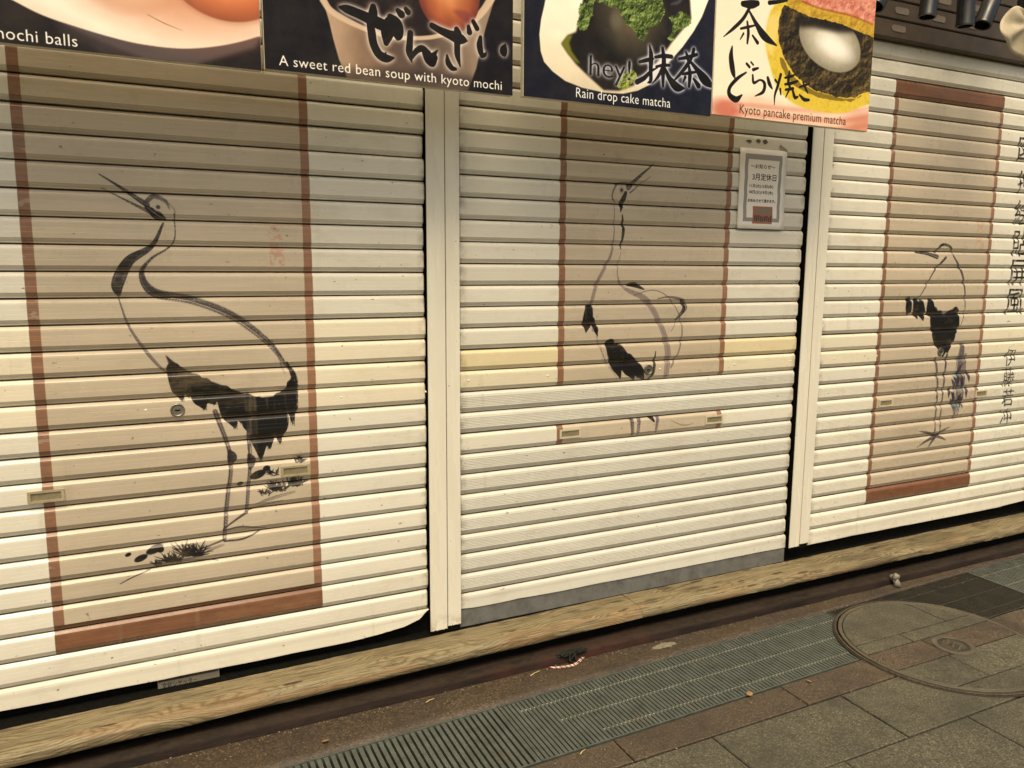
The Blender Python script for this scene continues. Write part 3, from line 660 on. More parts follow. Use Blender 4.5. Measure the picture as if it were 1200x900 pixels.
s3.poly(Z4([(715, -30), (735, 20), (740, 72), (756, 72), (790, 40), (822, 14), (815, -40)]), (36, 32, 36), .96, 2); s3.stroke(Z4([(745, 20), (780, 10), (800, -10)]), [.006, .012, .006], (120, 116, 120), .5, 0, 0, 2)
hey = s3.textmask('hey!', at(690.5, 88, SY)[0], at(739, 94, SY)[0], at(715, 92, SY)[1]-.022, .088, 1.0, 5, 0, True)
s3.over(np.clip(blur(hey, 7)*2.6, 0, 1)*.75, (214, 214, 226)); s3.over(hey, (26, 25, 30))
cha = [
 (Z4([(598, 290), (640, 280), (664, 276)]), [.010, .014, .006]), (Z4([(645, 212), (652, 260), (650, 330), (650, 378), (636, 388)]), [.006, .018, .016, .014, .004]),
 (Z4([(586, 384), (620, 365), (650, 335), (684, 316)]), [.018, .016, .010, .004]),
 (Z4([(672, 268), (710, 262), (748, 266)]), [.010, .014, .014]), (Z4([(676, 312), (708, 306), (738, 306)]), [.008, .011, .010]),
 (Z4([(706, 226), (712, 280), (708, 350), (708, 404)]), [.012, .018, .016, .010]), (Z4([(704, 320), (684, 360), (656, 392)]), [.012, .011, .003]),
 (Z4([(716, 320), (740, 370), (772, 408), (808, 414)]), [.010, .020, .030, .006]),
 (Z4([(784, 276), (825, 268), (866, 256)]), [.010, .013, .012]), (Z4([(815, 244), (822, 264), (826, 290)]), [.008, .013, .008]), (Z4([(852, 232), (846, 258), (838, 286)]), [.014, .013, .006]),
 (Z4([(834, 286), (810, 320), (780, 356), (752, 384)]), [.014, .014, .011, .004]), (Z4([(838, 290), (870, 330), (905, 375), (944, 408)]), [.010, .020, .036, .010]),
 (Z4([(800, 348), (830, 342), (862, 338)]), [.008, .012, .008]), (Z4([(830, 312), (834, 350), (830, 404)]), [.010, .016, .012]),
 (Z4([(812, 362), (802, 386)]), [.012, .006]), (Z4([(852, 370), (874, 402)]), [.010, .020])]
glowstrokes(s3, cha, (222, 224, 236), 7, (25, 24, 28), 2.2)
s3.textpx('Rain drop cake matcha', 675, 114, 785.5, 126, 11.3, (238, 238, 232), 1, 1.05)
# board 4
s4 = Canvas(X_s[3][0], Zb_s[3], X_s[3][1], Zb_s[3]+.62, 1000, SY, (244, 230, 208), 1.0)
gr = fbm(s4.h, s4.w, 70, 21); f2 = fbm(s4.h, s4.w, 14, 31, 4)
s4.poly(ZP([(50, 440), (60, 370), (110, 380), (200, 360), (330, 400), (500, 430), (640, 400), (640, 500), (50, 500)]), (222, 176, 152), .8, 16)
for k in range(9):
    y0 = 350+k*16; s4.stroke(ZP([(60+k*20, y0+10), (200, y0+24+k), (360, y0+40), (520, y0+48), (640, y0+30)]), [.004, .014, .018, .014, .006], (214, 140, 120) if k % 2 else (240, 214, 190), .45, 0, k, 4)
m2, d = s4.ellmask(*ZP([(95, 405)])[0], .07, .035, 0, .9); s4.over(m2*.65, (190, 90, 74))
m2, d = s4.ellmask(*ZP([(620, 470)])[0], .12, .05, 0, .9); s4.over(m2*.5, (196, 104, 80))
s4.poly(ZP([(262, 40), (246, 110), (246, 180), (262, 250), (285, 320), (330, 370), (385, 400), (450, 414), (530, 418), (600, 395), (660, 370), (700, 300), (700, 100), (640, 40), (400, -10), (300, 0)]), (shade(s4, [(196, 166, 48), (222, 196, 84), (202, 170, 58)], f2)).astype(np.float32), 1, 3, True)
s4.poly(ZP([(256, 60), (247, 120), (250, 190), (270, 210), (290, 120), (300, 40)]), (238, 214, 140), .75, 8)
fe, em4 = emboss(s4, 34, 61, 3, 5)
def ragged(cv, pts, r, amp, seed, cell=26):
    m_ = blur(cv.polymask([cv.P(*p) for p in spline(list(pts)+[pts[0]], 8)[:-1]]), r); return np.clip((m_-.5+amp*(fbm(cv.h, cv.w, cell, seed, 4)-.5))*9+.5, 0, 1)
bean = [(310, 20), (290, 90), (294, 150), (306, 200), (330, 246), (365, 290), (415, 328), (480, 350), (550, 362), (600, 345), (650, 320), (700, 200), (700, 100), (560, 50), (430, 20)]
yy, xx = np.mgrid[0:s4.h, 0:s4.w]; bx, by = s4.P(*ZP([(480, 110)])[0]); dd = np.clip(np.hypot((xx-bx)/330, (yy-by)/270), 0, 1)
s4.over(ragged(s4, ZP(bean), 7, 1.1, 71), (shade(s4, [(22, 19, 13), (54, 45, 29), (98, 82, 50), (150, 130, 86)], np.clip(em4*.75+f2*.35-.42+.42*dd, 0, 1))).astype(np.float32))
s4.over(ragged(s4, ZP([(305, 210), (340, 275), (400, 325), (480, 352), (560, 366), (600, 350), (590, 362), (550, 376), (470, 366), (390, 340), (320, 285), (296, 215)]), 3, 1.2, 75)*.6, (84, 66, 26))
s4.poly(ZP([(350, 60), (600, 90), (600, 180), (540, 240), (450, 245), (380, 180)]), (38, 33, 26), .75, 8)
m2, d = s4.ellmask(*ZP([(484, 158)])[0], .165, .100, -.22, .05); m2 = m2*(1-blur(s4.polymask([s4.P(*p) for p in ZP([(300, -40), (330, 40), (372, 100), (420, 100), (520, 120), (610, 116), (700, 130), (700, -60)])]), 9))
s4.over(m2, shade(s4, [(226, 222, 206), (216, 212, 196), (188, 182, 164), (150, 142, 124)], np.clip(d+.12*f2, 0, 1)).astype(np.float32))
m2, d = s4.ellmask(*ZP([(500, 176)])[0], .085, .035, -.25, .9); s4.over(m2*.7, (250, 248, 240))
s4.over(ragged(s4, ZP([(318, -30), (322, 14), (350, 36), (400, 58), (470, 76), (550, 100), (600, 120), (690, 146), (700, 60), (560, 20), (430, -30)]), 4, .9, 81), (shade(s4, [(140, 108, 40), (196, 160, 62), (222, 192, 96)], np.clip(em4*.5+f2*.5, 0, 1))).astype(np.float32))
s4.poly(ZP([(350, -80), (372, 0), (420, 20), (480, 38), (540, 48), (600, 72), (680, 100), (700, -80)]), (shade(s4, [(160, 84, 70), (198, 118, 100), (222, 156, 136), (236, 186, 166)], np.clip(em4*.5+f2*.6-.05, 0, 1))).astype(np.float32), 1, 2)
s4.stroke(ZP([(378, 4), (430, 26), (500, 44), (560, 58), (640, 90)]), .006, (150, 54, 44), .6, 0, 0, 2)
dora = [
 (ZP([(160, 14), (190, 16), (214, 12)]), [.020, .030, .020]), (ZP([(258, 10), (290, 6), (322, 0)]), [.016, .014, .012]),
 (ZP([(184, 30), (160, 70), (125, 105), (88, 136)]), [.012, .013, .012, .003]), (ZP([(184, 42), (210, 90), (240, 135), (284, 168)]), [.008, .018, .030, .006]),
 (ZP([(152, 106), (178, 100), (204, 94)]), [.008, .010, .006]), (ZP([(176, 80), (180, 120), (176, 160)]), [.008, .013, .008]), (ZP([(162, 124), (150, 146)]), [.008, .004]), (ZP([(196, 132), (214, 158)]), [.008, .014]),
 (ZP([(120, 172), (116, 210), (122, 260), (130, 290)]), [.006, .020, .022, .006]), (ZP([(172, 268), (140, 290), (112, 322), (110, 350), (134, 368), (156, 352)]), [.006, .013, .014, .018, .022, .006]),
 (ZP([(174, 236), (184, 248)]), [.010, .010]), (ZP([(190, 230), (198, 240)]), [.007, .007]),
 (ZP([(198, 258), (216, 252)]), [.012, .008]), (ZP([(196, 278), (200, 306), (224, 296), (240, 310), (234, 340), (204, 356)]), [.008, .011, .007, .014, .013, .003]),
 (ZP([(252, 288), (258, 310), (268, 328)]), [.012, .016, .006]), (ZP([(300, 276), (288, 320), (278, 352), (276, 388)]), [.012, .012, .009, .003]), (ZP([(280, 296), (290, 310)]), [.010, .006]), (ZP([(298, 330), (300, 350)]), [.010, .006]),
 (ZP([(316, 288), (340, 282), (352, 276)]), [.008, .010, .006]), (ZP([(332, 264), (328, 300), (336, 330)]), [.007, .013, .010]), (ZP([(316, 312), (340, 308), (362, 300)]), [.009, .012, .008]), (ZP([(318, 332), (345, 328)]), [.009, .012]), (ZP([(330, 334), (318, 360)]), [.009, .004]), (ZP([(344, 334), (352, 360), (364, 358)]), [.010, .014, .006]),
 (ZP([(370, 322), (388, 316), (406, 310)]), [.007, .010, .006]), (ZP([(382, 304), (392, 328), (400, 344)]), [.007, .010, .006]), (ZP([(370, 352), (386, 368), (404, 370)]), [.008, .014, .010])]
glowstrokes(s4, dora, None, 1, (24, 20, 18))
s4.textpx('Kyoto pancake premium matcha', 866.5, 133, 991, 146.5, 10.5, (62, 44, 36), 1, 1.04)

def print_mat(name, cv, x0, z0, rough=.35, weather=.05):
    m = NM(name, rough, 0, .22); p = m.obj(); sp = m.n('SeparateXYZ', {0: p})
    ux = m.math('DIVIDE', m.math('SUBTRACT', sp.outputs[0], x0), cv.x1-cv.x0); uz = m.math('DIVIDE', m.math('SUBTRACT', sp.outputs[2], z0), cv.z1-cv.z0)
    ti = m.n('TexImage', {'Vector': m.n('CombineXYZ', {0: ux, 1: uz}).outputs[0]}, image=cv.image(name+'_image'), extension='EXTEND', interpolation='Cubic')
    d = m.ramp(m.noise(p, 8, 5, .7), .4, .8, 0, weather*2)
    m.color(m.mix(d, ti.outputs['Color'], (.25, .2, .14))); m.rough(m.ramp(m.noise(p, 5, 3), .3, .7, rough-.08, rough+.08))
    m.bump(m.noise(p, 6, 2), .0015, .3); return m.m

# ================================================================ SETTING
# pavement beyond the modelled strip
PX0, PX1, PY0, PY1 = -1.3, 5.6, -2.32, -.214
def far_pave():
    m = NM('granite_paving_far', .65); p = m.world()
    br = m.n('TexBrick', {'Vector': p, 'Color1': (.085, .08, .056, 1), 'Color2': (.12, .115, .082, 1), 'Mortar': (.03, .025, .017, 1), 'Scale': 1.0, 'Mortar Size': .004, 'Brick Width': .57, 'Row Height': .28})
    n_ = m.noise(p, 200, 3, .7); c_ = m.mix(m.ramp(n_, .4, .65, 0, .5), br.outputs[0], (.24, .22, .15)); m.color(c_); m.bump(m.math('SUBTRACT', n_, br.outputs[1]), .002); return m.m
pave = link('pavement', boxes([(-25, PX0, -25, -.214, -.2, 0), (PX1, 25, -25, -.214, -.2, 0), (PX0, PX1, -25, PY0, -.2, 0)]), far_pave(), kind='structure')
bed = link('paving_bed', boxes([(PX0, PX1, PY0, PY1, -.2, -.075)]), MAT['pit'], kind='structure')
def GT(x): return -.412+.0435*x            # upper edge of the drain
def GB(x): return -.728+.029*x             # lower edge of the drain
def KB(x): return -.830+.010*x             # lower edge of the red kerb stones
rows_y = [-.83, -1.083, -1.36, -1.64, -1.92, -2.32]
# mortar under the stones
link('joint_mortar', prism([(PX0, KB(PX0)+.1), (PX1, KB(PX1)+.1), (PX1, PY0), (PX0, PY0)], -.074, -.009), MAT['joint'], kind='structure')
def stone(poly, mat, parent, name='paving_stone', z=0.0, h=.04, g=.0032, bev=.003):
    cx = sum(p[0] for p in poly)/len(poly); cy = sum(p[1] for p in poly)/len(poly)
    q = []
    for (x, y) in poly:
        dx, dy = cx-x, cy-y; q.append((x-cx+math.copysign(g, dx), y-cy+math.copysign(g, dy)))
    me = prism(q, -h, 0, bev); o = link(name, me, mat, parent, (cx, cy, z+random.uniform(-.0012, .0012))); o.location = Vector((cx, cy, z+random.uniform(-.0022, .0022))) - (parent.location if parent else Vector())
    o.rotation_euler = (random.uniform(-.0015, .0015), random.uniform(-.0015, .0015), 0); return o
for r in range(len(rows_y)-1):
    ya, yb = rows_y[r], rows_y[r+1]; off = [1.577, 1.858, 1.50, 1.70, 1.45][r]
    k0 = -6
    for k in range(k0, 8):
        x0, x1 = off+k*.5695, off+(k+1)*.5695
        if x1 < PX0 or x0 > PX1: continue
        x0, x1 = max(x0, PX0), min(x1, PX1)
        t0 = KB(x0) if r == 0 else ya; t1 = KB(x1) if r == 0 else ya
        stone([(x0, yb), (x1, yb), (x1, t1), (x0, t0)], MAT['granite_grey'], pave)
kerbstrip = link('kerb_strip', prism([(PX0, GB(PX0)-.004), (PX1, GB(PX1)-.004), (PX1, KB(PX1)+.002), (PX0, KB(PX0)+.002)], -.074, -.010), MAT['joint'], kind='structure')
x = 1.281-.715*4
while x < PX1:
    x0, x1 = max(x, PX0), min(x+.715, PX1)
    if x1-x0 > .05: stone([(x0, KB(x0)), (x1, KB(x1)), (x1, GB(x1)-.006), (x0, GB(x0)-.006)], MAT['granite_red'], kerbstrip, 'kerb_stone', 0, .05, .0022, .0025)
    x += .715
# concrete strip between drain and shop
bm = bmesh.new(); N = 150
for i in range(N+1):
    xx_ = PX0+(PX1-PX0)*i/N
    for j in range(5):
        t = j/4; y = PY1*(1-t)+(GT(xx_)+.006)*t
        if j == 4: y += .004*mnoise.noise(Vector((xx_*9, 0, 3)))
        z = .004*(1-t)+.0035*mnoise.noise(Vector((xx_*7, y*30, 0)))-.001
        bm.verts.new((xx_, y, z))
    bm.verts.new((xx_, GT(xx_)+.006, -.06))
bm.verts.ensure_lookup_table()
for i in range(N):
    for j in range(5): a_ = i*6+j; bm.faces.new((bm.verts[a_], bm.verts[a_+1], bm.verts[a_+7], bm.verts[a_+6]))
bmesh.ops.recalc_face_normals(bm, faces=bm.faces)
me = bpy.data.meshes.new('m'); bm.to_mesh(me); bm.free()
if me.polygons[0].normal.z < 0: me.flip_normals()
for p in me.polygons: p.use_smooth = True
link('gutter_strip', me, MAT['concrete'], kind='structure')

# low kerb under the shop front
def rough_bar(x0, x1, prof, n, amp, seed, name, mat, parent=None, smooth=True):
    """long bar along x: profile of (y, z) swept with a little unevenness"""
    bm = bmesh.new(); m_ = len(prof)
    for i in range(n+1):
        xx_ = x0+(x1-x0)*i/n
        for j, (y, z) in enumerate(prof):
            am = amp*(.15 if (name == 'sill_board' and j < 4) else 1); d = mnoise.noise(Vector((xx_*5+seed, j*.9, 0)))*am+mnoise.noise(Vector((xx_*22+seed, j*.9, 5)))*am*.4
            bm.verts.new((xx_, y+d*.6, z+d))
    bm.verts.ensure_lookup_table()
    for i in range(n):
        for j in range(m_): a_, b_ = i*m_+j, i*m_+(j+1) % m_; bm.faces.new((bm.verts[a_], bm.verts[b_], bm.verts[b_+m_], bm.verts[a_+m_]))
    bm.faces.new([bm.verts[j] for j in range(m_)][::-1]); bm.faces.new([bm.verts[n*m_+j] for j in range(m_)])
    bmesh.ops.recalc_face_normals(bm, faces=bm.faces)
    me = bpy.data.meshes.new('m'); bm.to_mesh(me); bm.free()
    if smooth:
        for p in me.polygons: p.use_smooth = True
        me.set_sharp_from_angle(angle=math.radians(50))
    return link(name, me, mat, parent)
k = rough_bar(PX0, PX1, [(-.212, -.06), (-.210, .026), (-.205, .032), (-.17, .034), (-.10, .020), (-.10, -.06)], 160, .003, 3, 'low_kerb', MAT['kerb'])
tag(k, 'low red brown kerb running along the ground in the shadow under the wooden sill', 'kerb')
rec = link('shop_base', boxes([(PX0, PX1, -.098, .5, -.1, .0745), (PX0, PX1, -.06, .5, .0745, .119)]), MAT['black'], kind='structure')  # coloured black to stand in for shade under the sill and shutters
# wooden sill
sill = thing('wooden_sill', 'long weathered timber sill with knots and dark stains below the three shutters', 'sill', (1.77, -.06, .075))
prof = [(.083, .0), (.083, .043), (.02, .0455), (-.05, .045), (-.074, .041), (-.086, .032), (-.091, .020), (-.090, .006), (-.084, .0)]
for (xa, xb, sd_) in ((-1.3-1.77, -.0015, 1), (.0015, 5.6-1.77, 9)):
    sb = rough_bar(xa, xb, prof, 130, .0022, sd_, 'sill_board', MAT['wood'], sill)
    if sd_ == 1: sb.rotation_euler = (0, 0, .021)

# added black backing that stops light leaks behind the shutters, and the shop wall round them
link('shop_wall', boxes([(-6, -.84, .03, .4, 0, 4.2), (4.62, 12, .03, .4, 0, 4.2), (-.84, 4.62, .06, .4, 2.75, 4.2)]), MAT['wall'], kind='structure')
link('light_block_backing', boxes([(-.84, 4.62, .030, .055, .119, 2.75)]), MAT['black'], kind='structure')

# ================================================================ SHUTTERS
P = .077
def slat_profile(ribbed):
    a_ = [(.012, .0045), (.0085, .0), (.0030, -.0004), (.0012, -.0014), (-.0050, -.0078), (-.0068, -.0102), (-.0075, -.0150)]
    if ribbed:
        z = -.0170
        while z > -.0560: a_ += [(-.0080, z), (-.0080, z-.0034), (-.0064, z-.0042), (-.0064, z-.0052)]; z -= .0060
        a_ += [(-.0070, -.0580)]
    else:
        a_ += [(-.0076, -.027), (-.0073, -.0278), (-.0076, -.0286), (-.0077, -.040), (-.0074, -.0407), (-.0077, -.0414), (-.0075, -.0580)]
    a_ += [(-.0060, -.0596), (-.0022, -.0660), (.0004, -.0690), (.0008, -.0728), (.006, -.0732), (.012, -.0732)]
    return a_
def slat_mesh(x0, x1, ribbed, height=None):
    pr = slat_profile(ribbed)
    if height: pr = [(y, z*height/.077) for y, z in pr]
    n = len(pr); ch = .004
    vs_ = [(x0, y+(.004 if y < .003 else 0), z) for y, z in pr]+[(x0+ch, y, z) for y, z in pr]+[(x1-ch, y, z) for y, z in pr]+[(x1, y+(.004 if y < .003 else 0), z) for y, z in pr]
    fs = [(k*n+j, k*n+j+1, (k+1)*n+j+1, (k+1)*n+j) for k in range(3) for j in range(n-1)]
    fs += [tuple(range(n)), tuple(3*n+j for j in range(n))[::-1]]
    me = mesh(vs_, fs, 'slat')
    bm = bmesh.new(); bm.from_mesh(me); bmesh.ops.recalc_face_normals(bm, faces=bm.faces); bm.to_mesh(me); bm.free()
    return me
def bottom_mesh(x0, x1, h, chip):
    """bottom rail; chip = list of (x, how far the lower edge is worn up)"""
    xs = sorted(set([x0, x0+.004]+list(np.linspace(x0+.01, x1-.25, 30))+list(np.linspace(x1-.24, x1, 26))))
    prof = [(.010, .004), (.002, -.0012), (-.0040, -.0045), (-.0070, -.010), (-.0078, -.018), (-.0072, -.5), (-.0078, -1.0)]
    vs_ = []
    for x in xs:
        u = float(np.interp(x, [c_[0] for c_ in chip], [c_[1] for c_ in chip])); jag = .0012*mnoise.noise(Vector((x*60, 0, 0)))+.0015*mnoise.noise(Vector((x*7, 3, 0)))
        bot = -h+u+jag
        for (y, z) in prof: zz = z if z > -.1 else (bot*.5 if z > -.9 else bot); vs_.append((x, y, max(zz, bot)))
        vs_.append((x, .004, max(bot, bot)))
    n = len(prof)+1; fs = [(i*n+j, i*n+j+1, (i+1)*n+j+1, (i+1)*n+j) for i in range(len(xs)-1) for j in range(n-1)]
    me = mesh(vs_, fs, 'bottom')
    bm = bmesh.new(); bm.from_mesh(me); bmesh.ops.recalc_face_normals(bm, faces=bm.faces); bm.to_mesh(me); bm.free()
    if sum(p.normal.y for p in me.polygons) > 0: me.flip_normals()
    return me
def handle(root, x, z, mat, w=.095, h=.036):
    X, Z = x-root.location.x, z-root.location.z
    t = .0065
    fr = boxes([(-w/2, w/2, -.0125, -.006, h/2-t, h/2), (-w/2, w/2, -.0125, -.006, -h/2, -h/2+t), (-w/2, -w/2+t*1.3, -.0123, -.006, -h/2+t, h/2-t), (w/2-t*1.3, w/2, -.0123, -.006, -h/2+t, h/2-t)], 0)
    o = link('handle', fr, mat, root, (X, 0, Z))
    link('handle_inset', boxes([(-w/2+t*1.3, w/2-t*1.3, -.0088, -.006, -h/2+t, h/2-t)]), MAT['handle_in'], o)
def lock(root, x, z):
    X, Z = x-root.location.x, z-root.location.z
    o = link('lock', lathe([(.021, .006), (.021, .0125), (.0185, .0140), (.0165, .0130), (.0150, .0115), (.0, .0118)], 28, axis='y'), MAT['lock'], root, (X, 0, Z))
    link('keyhole', boxes([(-.0075, .0075, -.0135, -.0116, -.0018, .0018)]), MAT['black'], o)
rv = lathe([(.0045, .006), (.0040, .0092), (.0022, .0104), (0, .0106)], 12, axis='y'); rv.materials.append(MAT['rivet'])
def rivet(root, x, z): link('rivet', rv, None, root, (x-root.location.x, 0, z-root.location.z))

def shutter(x0, x1, g0, kmin, kbot, zbot, label, cv, tint, ribbed=(), chip=((0, 0), (1, 0)), grey=None, basec=(.71, .68, .575)):
    cx = (x0+x1)/2
    root = thing('roller_shutter', label, 'shutter', (cx, 0, zbot), 'roller shutters across the shop front')
    mp = cream_slat('cream_shutter_paint', root, cv, base=basec); mr = cream_slat('bare_cream_ribbed_slat', base=tuple(b*r for b, r in zip(basec, (.93, .95, .98)))) if ribbed else None
    ms = {}
    for rb in (False, True):
        for v in range(3):
            me = slat_mesh(x0-cx, x1-cx-v*.0022, rb); ms[(rb, v)] = me
    for m_ in ms.values(): m_.materials.append(mp)
    for k in range(kmin, kbot):
        rb = k in ribbed; fin = rb or (k in fine_rib)
        o = link('slat', ms[(fin, random.randrange(3))], None, root, (random.uniform(-.0018, .0008), random.uniform(-.0012, .0010), g0-k*P-zbot+random.uniform(-.0005, .0005)))
        if rb: o.material_slots[0].link = 'OBJECT'; o.material_slots[0].material = mr
        o.rotation_euler = (random.uniform(-.022, .022), random.uniform(-.0008, .0008), 0)
        t = tint.get(k, (1, 1, 1)); o.color = (*t, 1)
    h = g0-kbot*P-zbot
    ob = link('bottom_rail', bottom_mesh(x0-cx, x1-cx, h, [(a_-cx, b_) for a_, b_ in chip]), mr if (ribbed and kbot-1 in ribbed) else mp, root, (0, 0, g0-kbot*P-zbot))
    if grey: link('weather_bar', boxes([(x0-cx, x1-cx, -.004, .008, grey[0]-zbot, grey[1]-zbot)]), MAT['grey_bar'], root)
    return root
Y1 = (1.05, .94, .70); Y2 = (1.03, .98, .86)
fine_rib = set()
gL, gM, gR = .52114+1.47, .55306+1.47, .55249+1.47
rL = shutter(-.80, .915, gL, -8, 23, .156, 'left roller shutter painted with a large black tailed wading bird on a tan scroll', cvL,
   {k: (1.04, .99, .90) for k in (9, 10, 11, 12)}, chip=((-.8, 0), (.28, -.002), (.60, -.001), (.72, .004), (.82, .016), (.88, .034), (.905, .058), (.915, .064)))
for x in (-.27, .45): handle(rL, x, .798, MAT['handle'])
lock(rL, .099, 1.029)
for x in (.0, .60, .90): rivet(rL, x+.01, 1.035)
rM = shutter(1.041, 2.664, gM, -8, 23, .192, 'middle roller shutter whose painted bird is cut off by plain slats below', cvM,
   {11: Y1, 12: Y2}, ribbed=set(range(13, 15)) | set(range(16, 24)), chip=((1.04, .004), (1.08, .006), (1.10, 0), (1.3, .003), (1.34, 0), (2.66, 0)), grey=(.1225, .1915), basec=(.68, .65, .55))
for x in (1.502, 2.211): handle(rM, x, .833, MAT['handle_cream'])
lock(rM, 1.861, 1.066)
for x in (1.075, 1.40, 1.92, 2.31, 2.63): rivet(rM, x, 1.066)
fine_rib = set(range(14, 24))
rR = shutter(2.806, 4.452, gR, -7, 23, .182, 'right roller shutter with a narrow bird scroll and two columns of black characters', cvR,
   {k: (1.02, .98, .90) for k in (11, 12)}, chip=((2.8, -.002), (3.1, .002), (4.2, 0), (4.35, .008), (4.45, .012)))
for x in (3.264, 3.98): handle(rR, x, .832, MAT['handle_cream'])
lock(rR, 3.631, 1.067)
for x in (2.90, 3.18, 4.1, 4.40): rivet(rR, x, 1.066)

# guide posts
def post(xa, xs, xb, z0, label):
    t = thing('guide_post', label, 'post', ((xa+xb)/2, 0, z0), 'cream guide posts between the shutters'); cx = (xa+xb)/2
    def plate(a_, b_, y0, y1, dz, seed):
        n = 16; vs_, fs = [], []
        bot = [dz+.004*mnoise.noise(Vector((k*.9, seed, 0))) for k in range(n+1)]
        poly = [(a_+(b_-a_)*k/n, bot[k]) for k in range(n+1)]+[(b_, 2.74-z0), (a_, 2.74-z0)]
        return prism(poly, y1, y0, .0012, axis='y')
    link('post_plate', plate(xa-cx, xs-.0012-cx, -.022, -.017, .0, 3), MAT['post'], t)
    link('cover_strip', plate(xs+.0012-cx, xb-cx, -.0245, -.017, .010, 8), MAT['post'], t)
    link('guide_channel', boxes([(xa+.004-cx, xb-.004-cx, -.0168, .028, -.012, 2.74-z0)]), MAT['black'], t)
    return t
post(.9165, .9835, 1.036, .137, 'cream guide post between the left and middle shutters')
post(2.676, 2.738, 2.795, .190, 'cream guide post between the middle and right shutters')
post(4.458, 4.52, 4.57, .19, 'cream guide post at the far right end of the shop front')
post(-.92, -.86, -.802, .15, 'cream guide post at the far left end of the shop front')

# maker's label behind the gap of the left shutter
cvs = Canvas(-.006, .098, .181, .154, 1600, 0, (118, 114, 102), 1.0)
cvs.over(cvs.textmask('文化シヤッター', .006, .112, .1155, .0205, fitbox=True, bold=2), (28, 25, 24))
(a0, b0), (a1, b1) = cvs.M(-.003, .1405), cvs.M(.178, .152); mm = np.zeros((cvs.h, cvs.w), np.float32); mm[int(b0):int(b1), int(a0):int(a1)] = 1
cvs.over(mm, (26, 22, 20)); cvs.over(cvs.textmask('自動ロック装置つき / ご注意ください',   .03, .150, .1422, .008, fitbox=True), (92, 88, 78))
mm[:] = 0; (a0, b0), (a1, b1) = cvs.M(.118, .11), cvs.M(.176, .134); mm[int(b0):int(b1), int(a0):int(a1)] = 1; cvs.over(mm*.5*fbm(cvs.h, cvs.w, 8, 3), (90, 88, 80))
lab = link('maker_label', boxes([(0, .187, -.0015, 0, 0, .056)]), print_mat('maker_label_print', cvs, 0, 0, .4, .25), None, (-.006, .0050, .098))
tag(lab, 'small grey printed label in the dark gap under the left shutter', 'label')

# notice paper
NY = -.0125
nx0, nz0 = at(866, 266, NY); nx1, nz1 = at(925, 180, NY)
cvn = Canvas(2.285, 1.640, 2.540, 1.968, 1500, NY, (236, 230, 218), 1.0)
def nrect(u0, v0, u1, v1, col, al=1):
    m_ = cvn.polymask([cvn.P(u0, v0), cvn.P(u1, v0+(u1-u0)*.16), cvn.P(u1-(v1-v0)*.08, v1+(u1-u0)*.16), cvn.P(u0-(v1-v0)*.065, v1)]); cvn.over(m_*al, col)
f_ = fbm(cvn.h, cvn.w, 60, 2)[..., None]; cvn.c *= (.96+.06*f_)
def nr(x0, z0, x1, z1, col, al=1.0):
    (a_, b_), (c_, d_) = cvn.M(x0, z0), cvn.M(x1, z1); cvn.over(np.full((int(d_)-int(b_), int(c_)-int(a_)), al, np.float32), col, (slice(int(b_), int(d_)), slice(int(a_), int(c_))))
NX, NZ, NW, NH = 2.285, 1.640, .255, .328
nr(NX+.028, NZ+.030, NX+NW-.026, NZ+NH-.022, (150, 147, 143)); nr(NX+.046, NZ+.046, NX+NW-.042, NZ+NH-.044, (234, 227, 216))
def nt_(txt, x0, x1, z0, h, bold=1, col=(30, 26, 26)): cvn.over(cvn.textmask(txt, NX+x0, NX+x1, NZ+z0, h, fitbox=True, bold=bold), col)
nt_('〜お知らせ〜', .060, .192, .248, .018, 1); nt_('3月定休日', .070, .200, .200, .028, 2)
nt_('11日(火)12日(水)', .058, .188, .168, .016, 2); nt_('18日(火)19日(水)', .056, .188, .142, .017, 2)
nt_('お休みさせて頂きます。', .050, .202, .110, .013, 2)
nr(NX+.080, NZ+.022, NX+.190, NZ+.094, (160, 104, 88))
for k in range(9):
    r_ = random.Random(k); xx_ = NX+.088+k*.0112; nr(xx_, NZ+.030+r_.uniform(0, .004), xx_+.008, NZ+.050+r_.uniform(0, .008), (70, 76, 66)); 
for k in range(8):
    r_ = random.Random(k+50); xx_ = NX+.097+k*.0108; nr(xx_, NZ+.064+r_.uniform(0, .004), xx_+.007, NZ+.082+r_.uniform(0, .006), (96, 132, 112), .9)
npz = thing('notice_paper', 'white paper notice with a grey border and Japanese closing dates taped to the middle shutter', 'notice', (NX, NY, NZ))
bm = bmesh.new(); nn, mm_ = 10, 14; vv = []
for i in range(nn+1):
    for j in range(mm_+1):
        x_, z_ = i/nn*NW, j/mm_*NH; vv.append(bm.verts.new((x_, .0014*math.sin((NZ+z_-gM)/P*2*math.pi)+.0022*mnoise.noise(Vector((x_*9, z_*9, 1)))-(.004 if j == 0 else 0), z_)))
for i in range(nn):
    for j in range(mm_): a_ = i*(mm_+1)+j; bm.faces.new((vv[a_], vv[a_+mm_+1], vv[a_+mm_+2], vv[a_+1]))
me = bpy.data.meshes.new('sheet'); bm.to_mesh(me); bm.free()
for p in me.polygons: p.use_smooth = True
sh = link('paper_sheet', me, print_mat('notice_print', cvn, 0, 0, .45, .02), npz)
sm = sh.modifiers.new('thickness', 'SOLIDIFY'); sm.thickness = .0006
tp = simple('old_tape', (.30, .27, .21), .4, 0, .2, 50)
npz_t = boxes([(-.024, .024, -.0006, 0, -.006, .006)]); 
tpo = link('tape_strip', npz_t, tp, npz, (.235, .002, .338)); tpo.rotation_euler = (0, .45, 0)
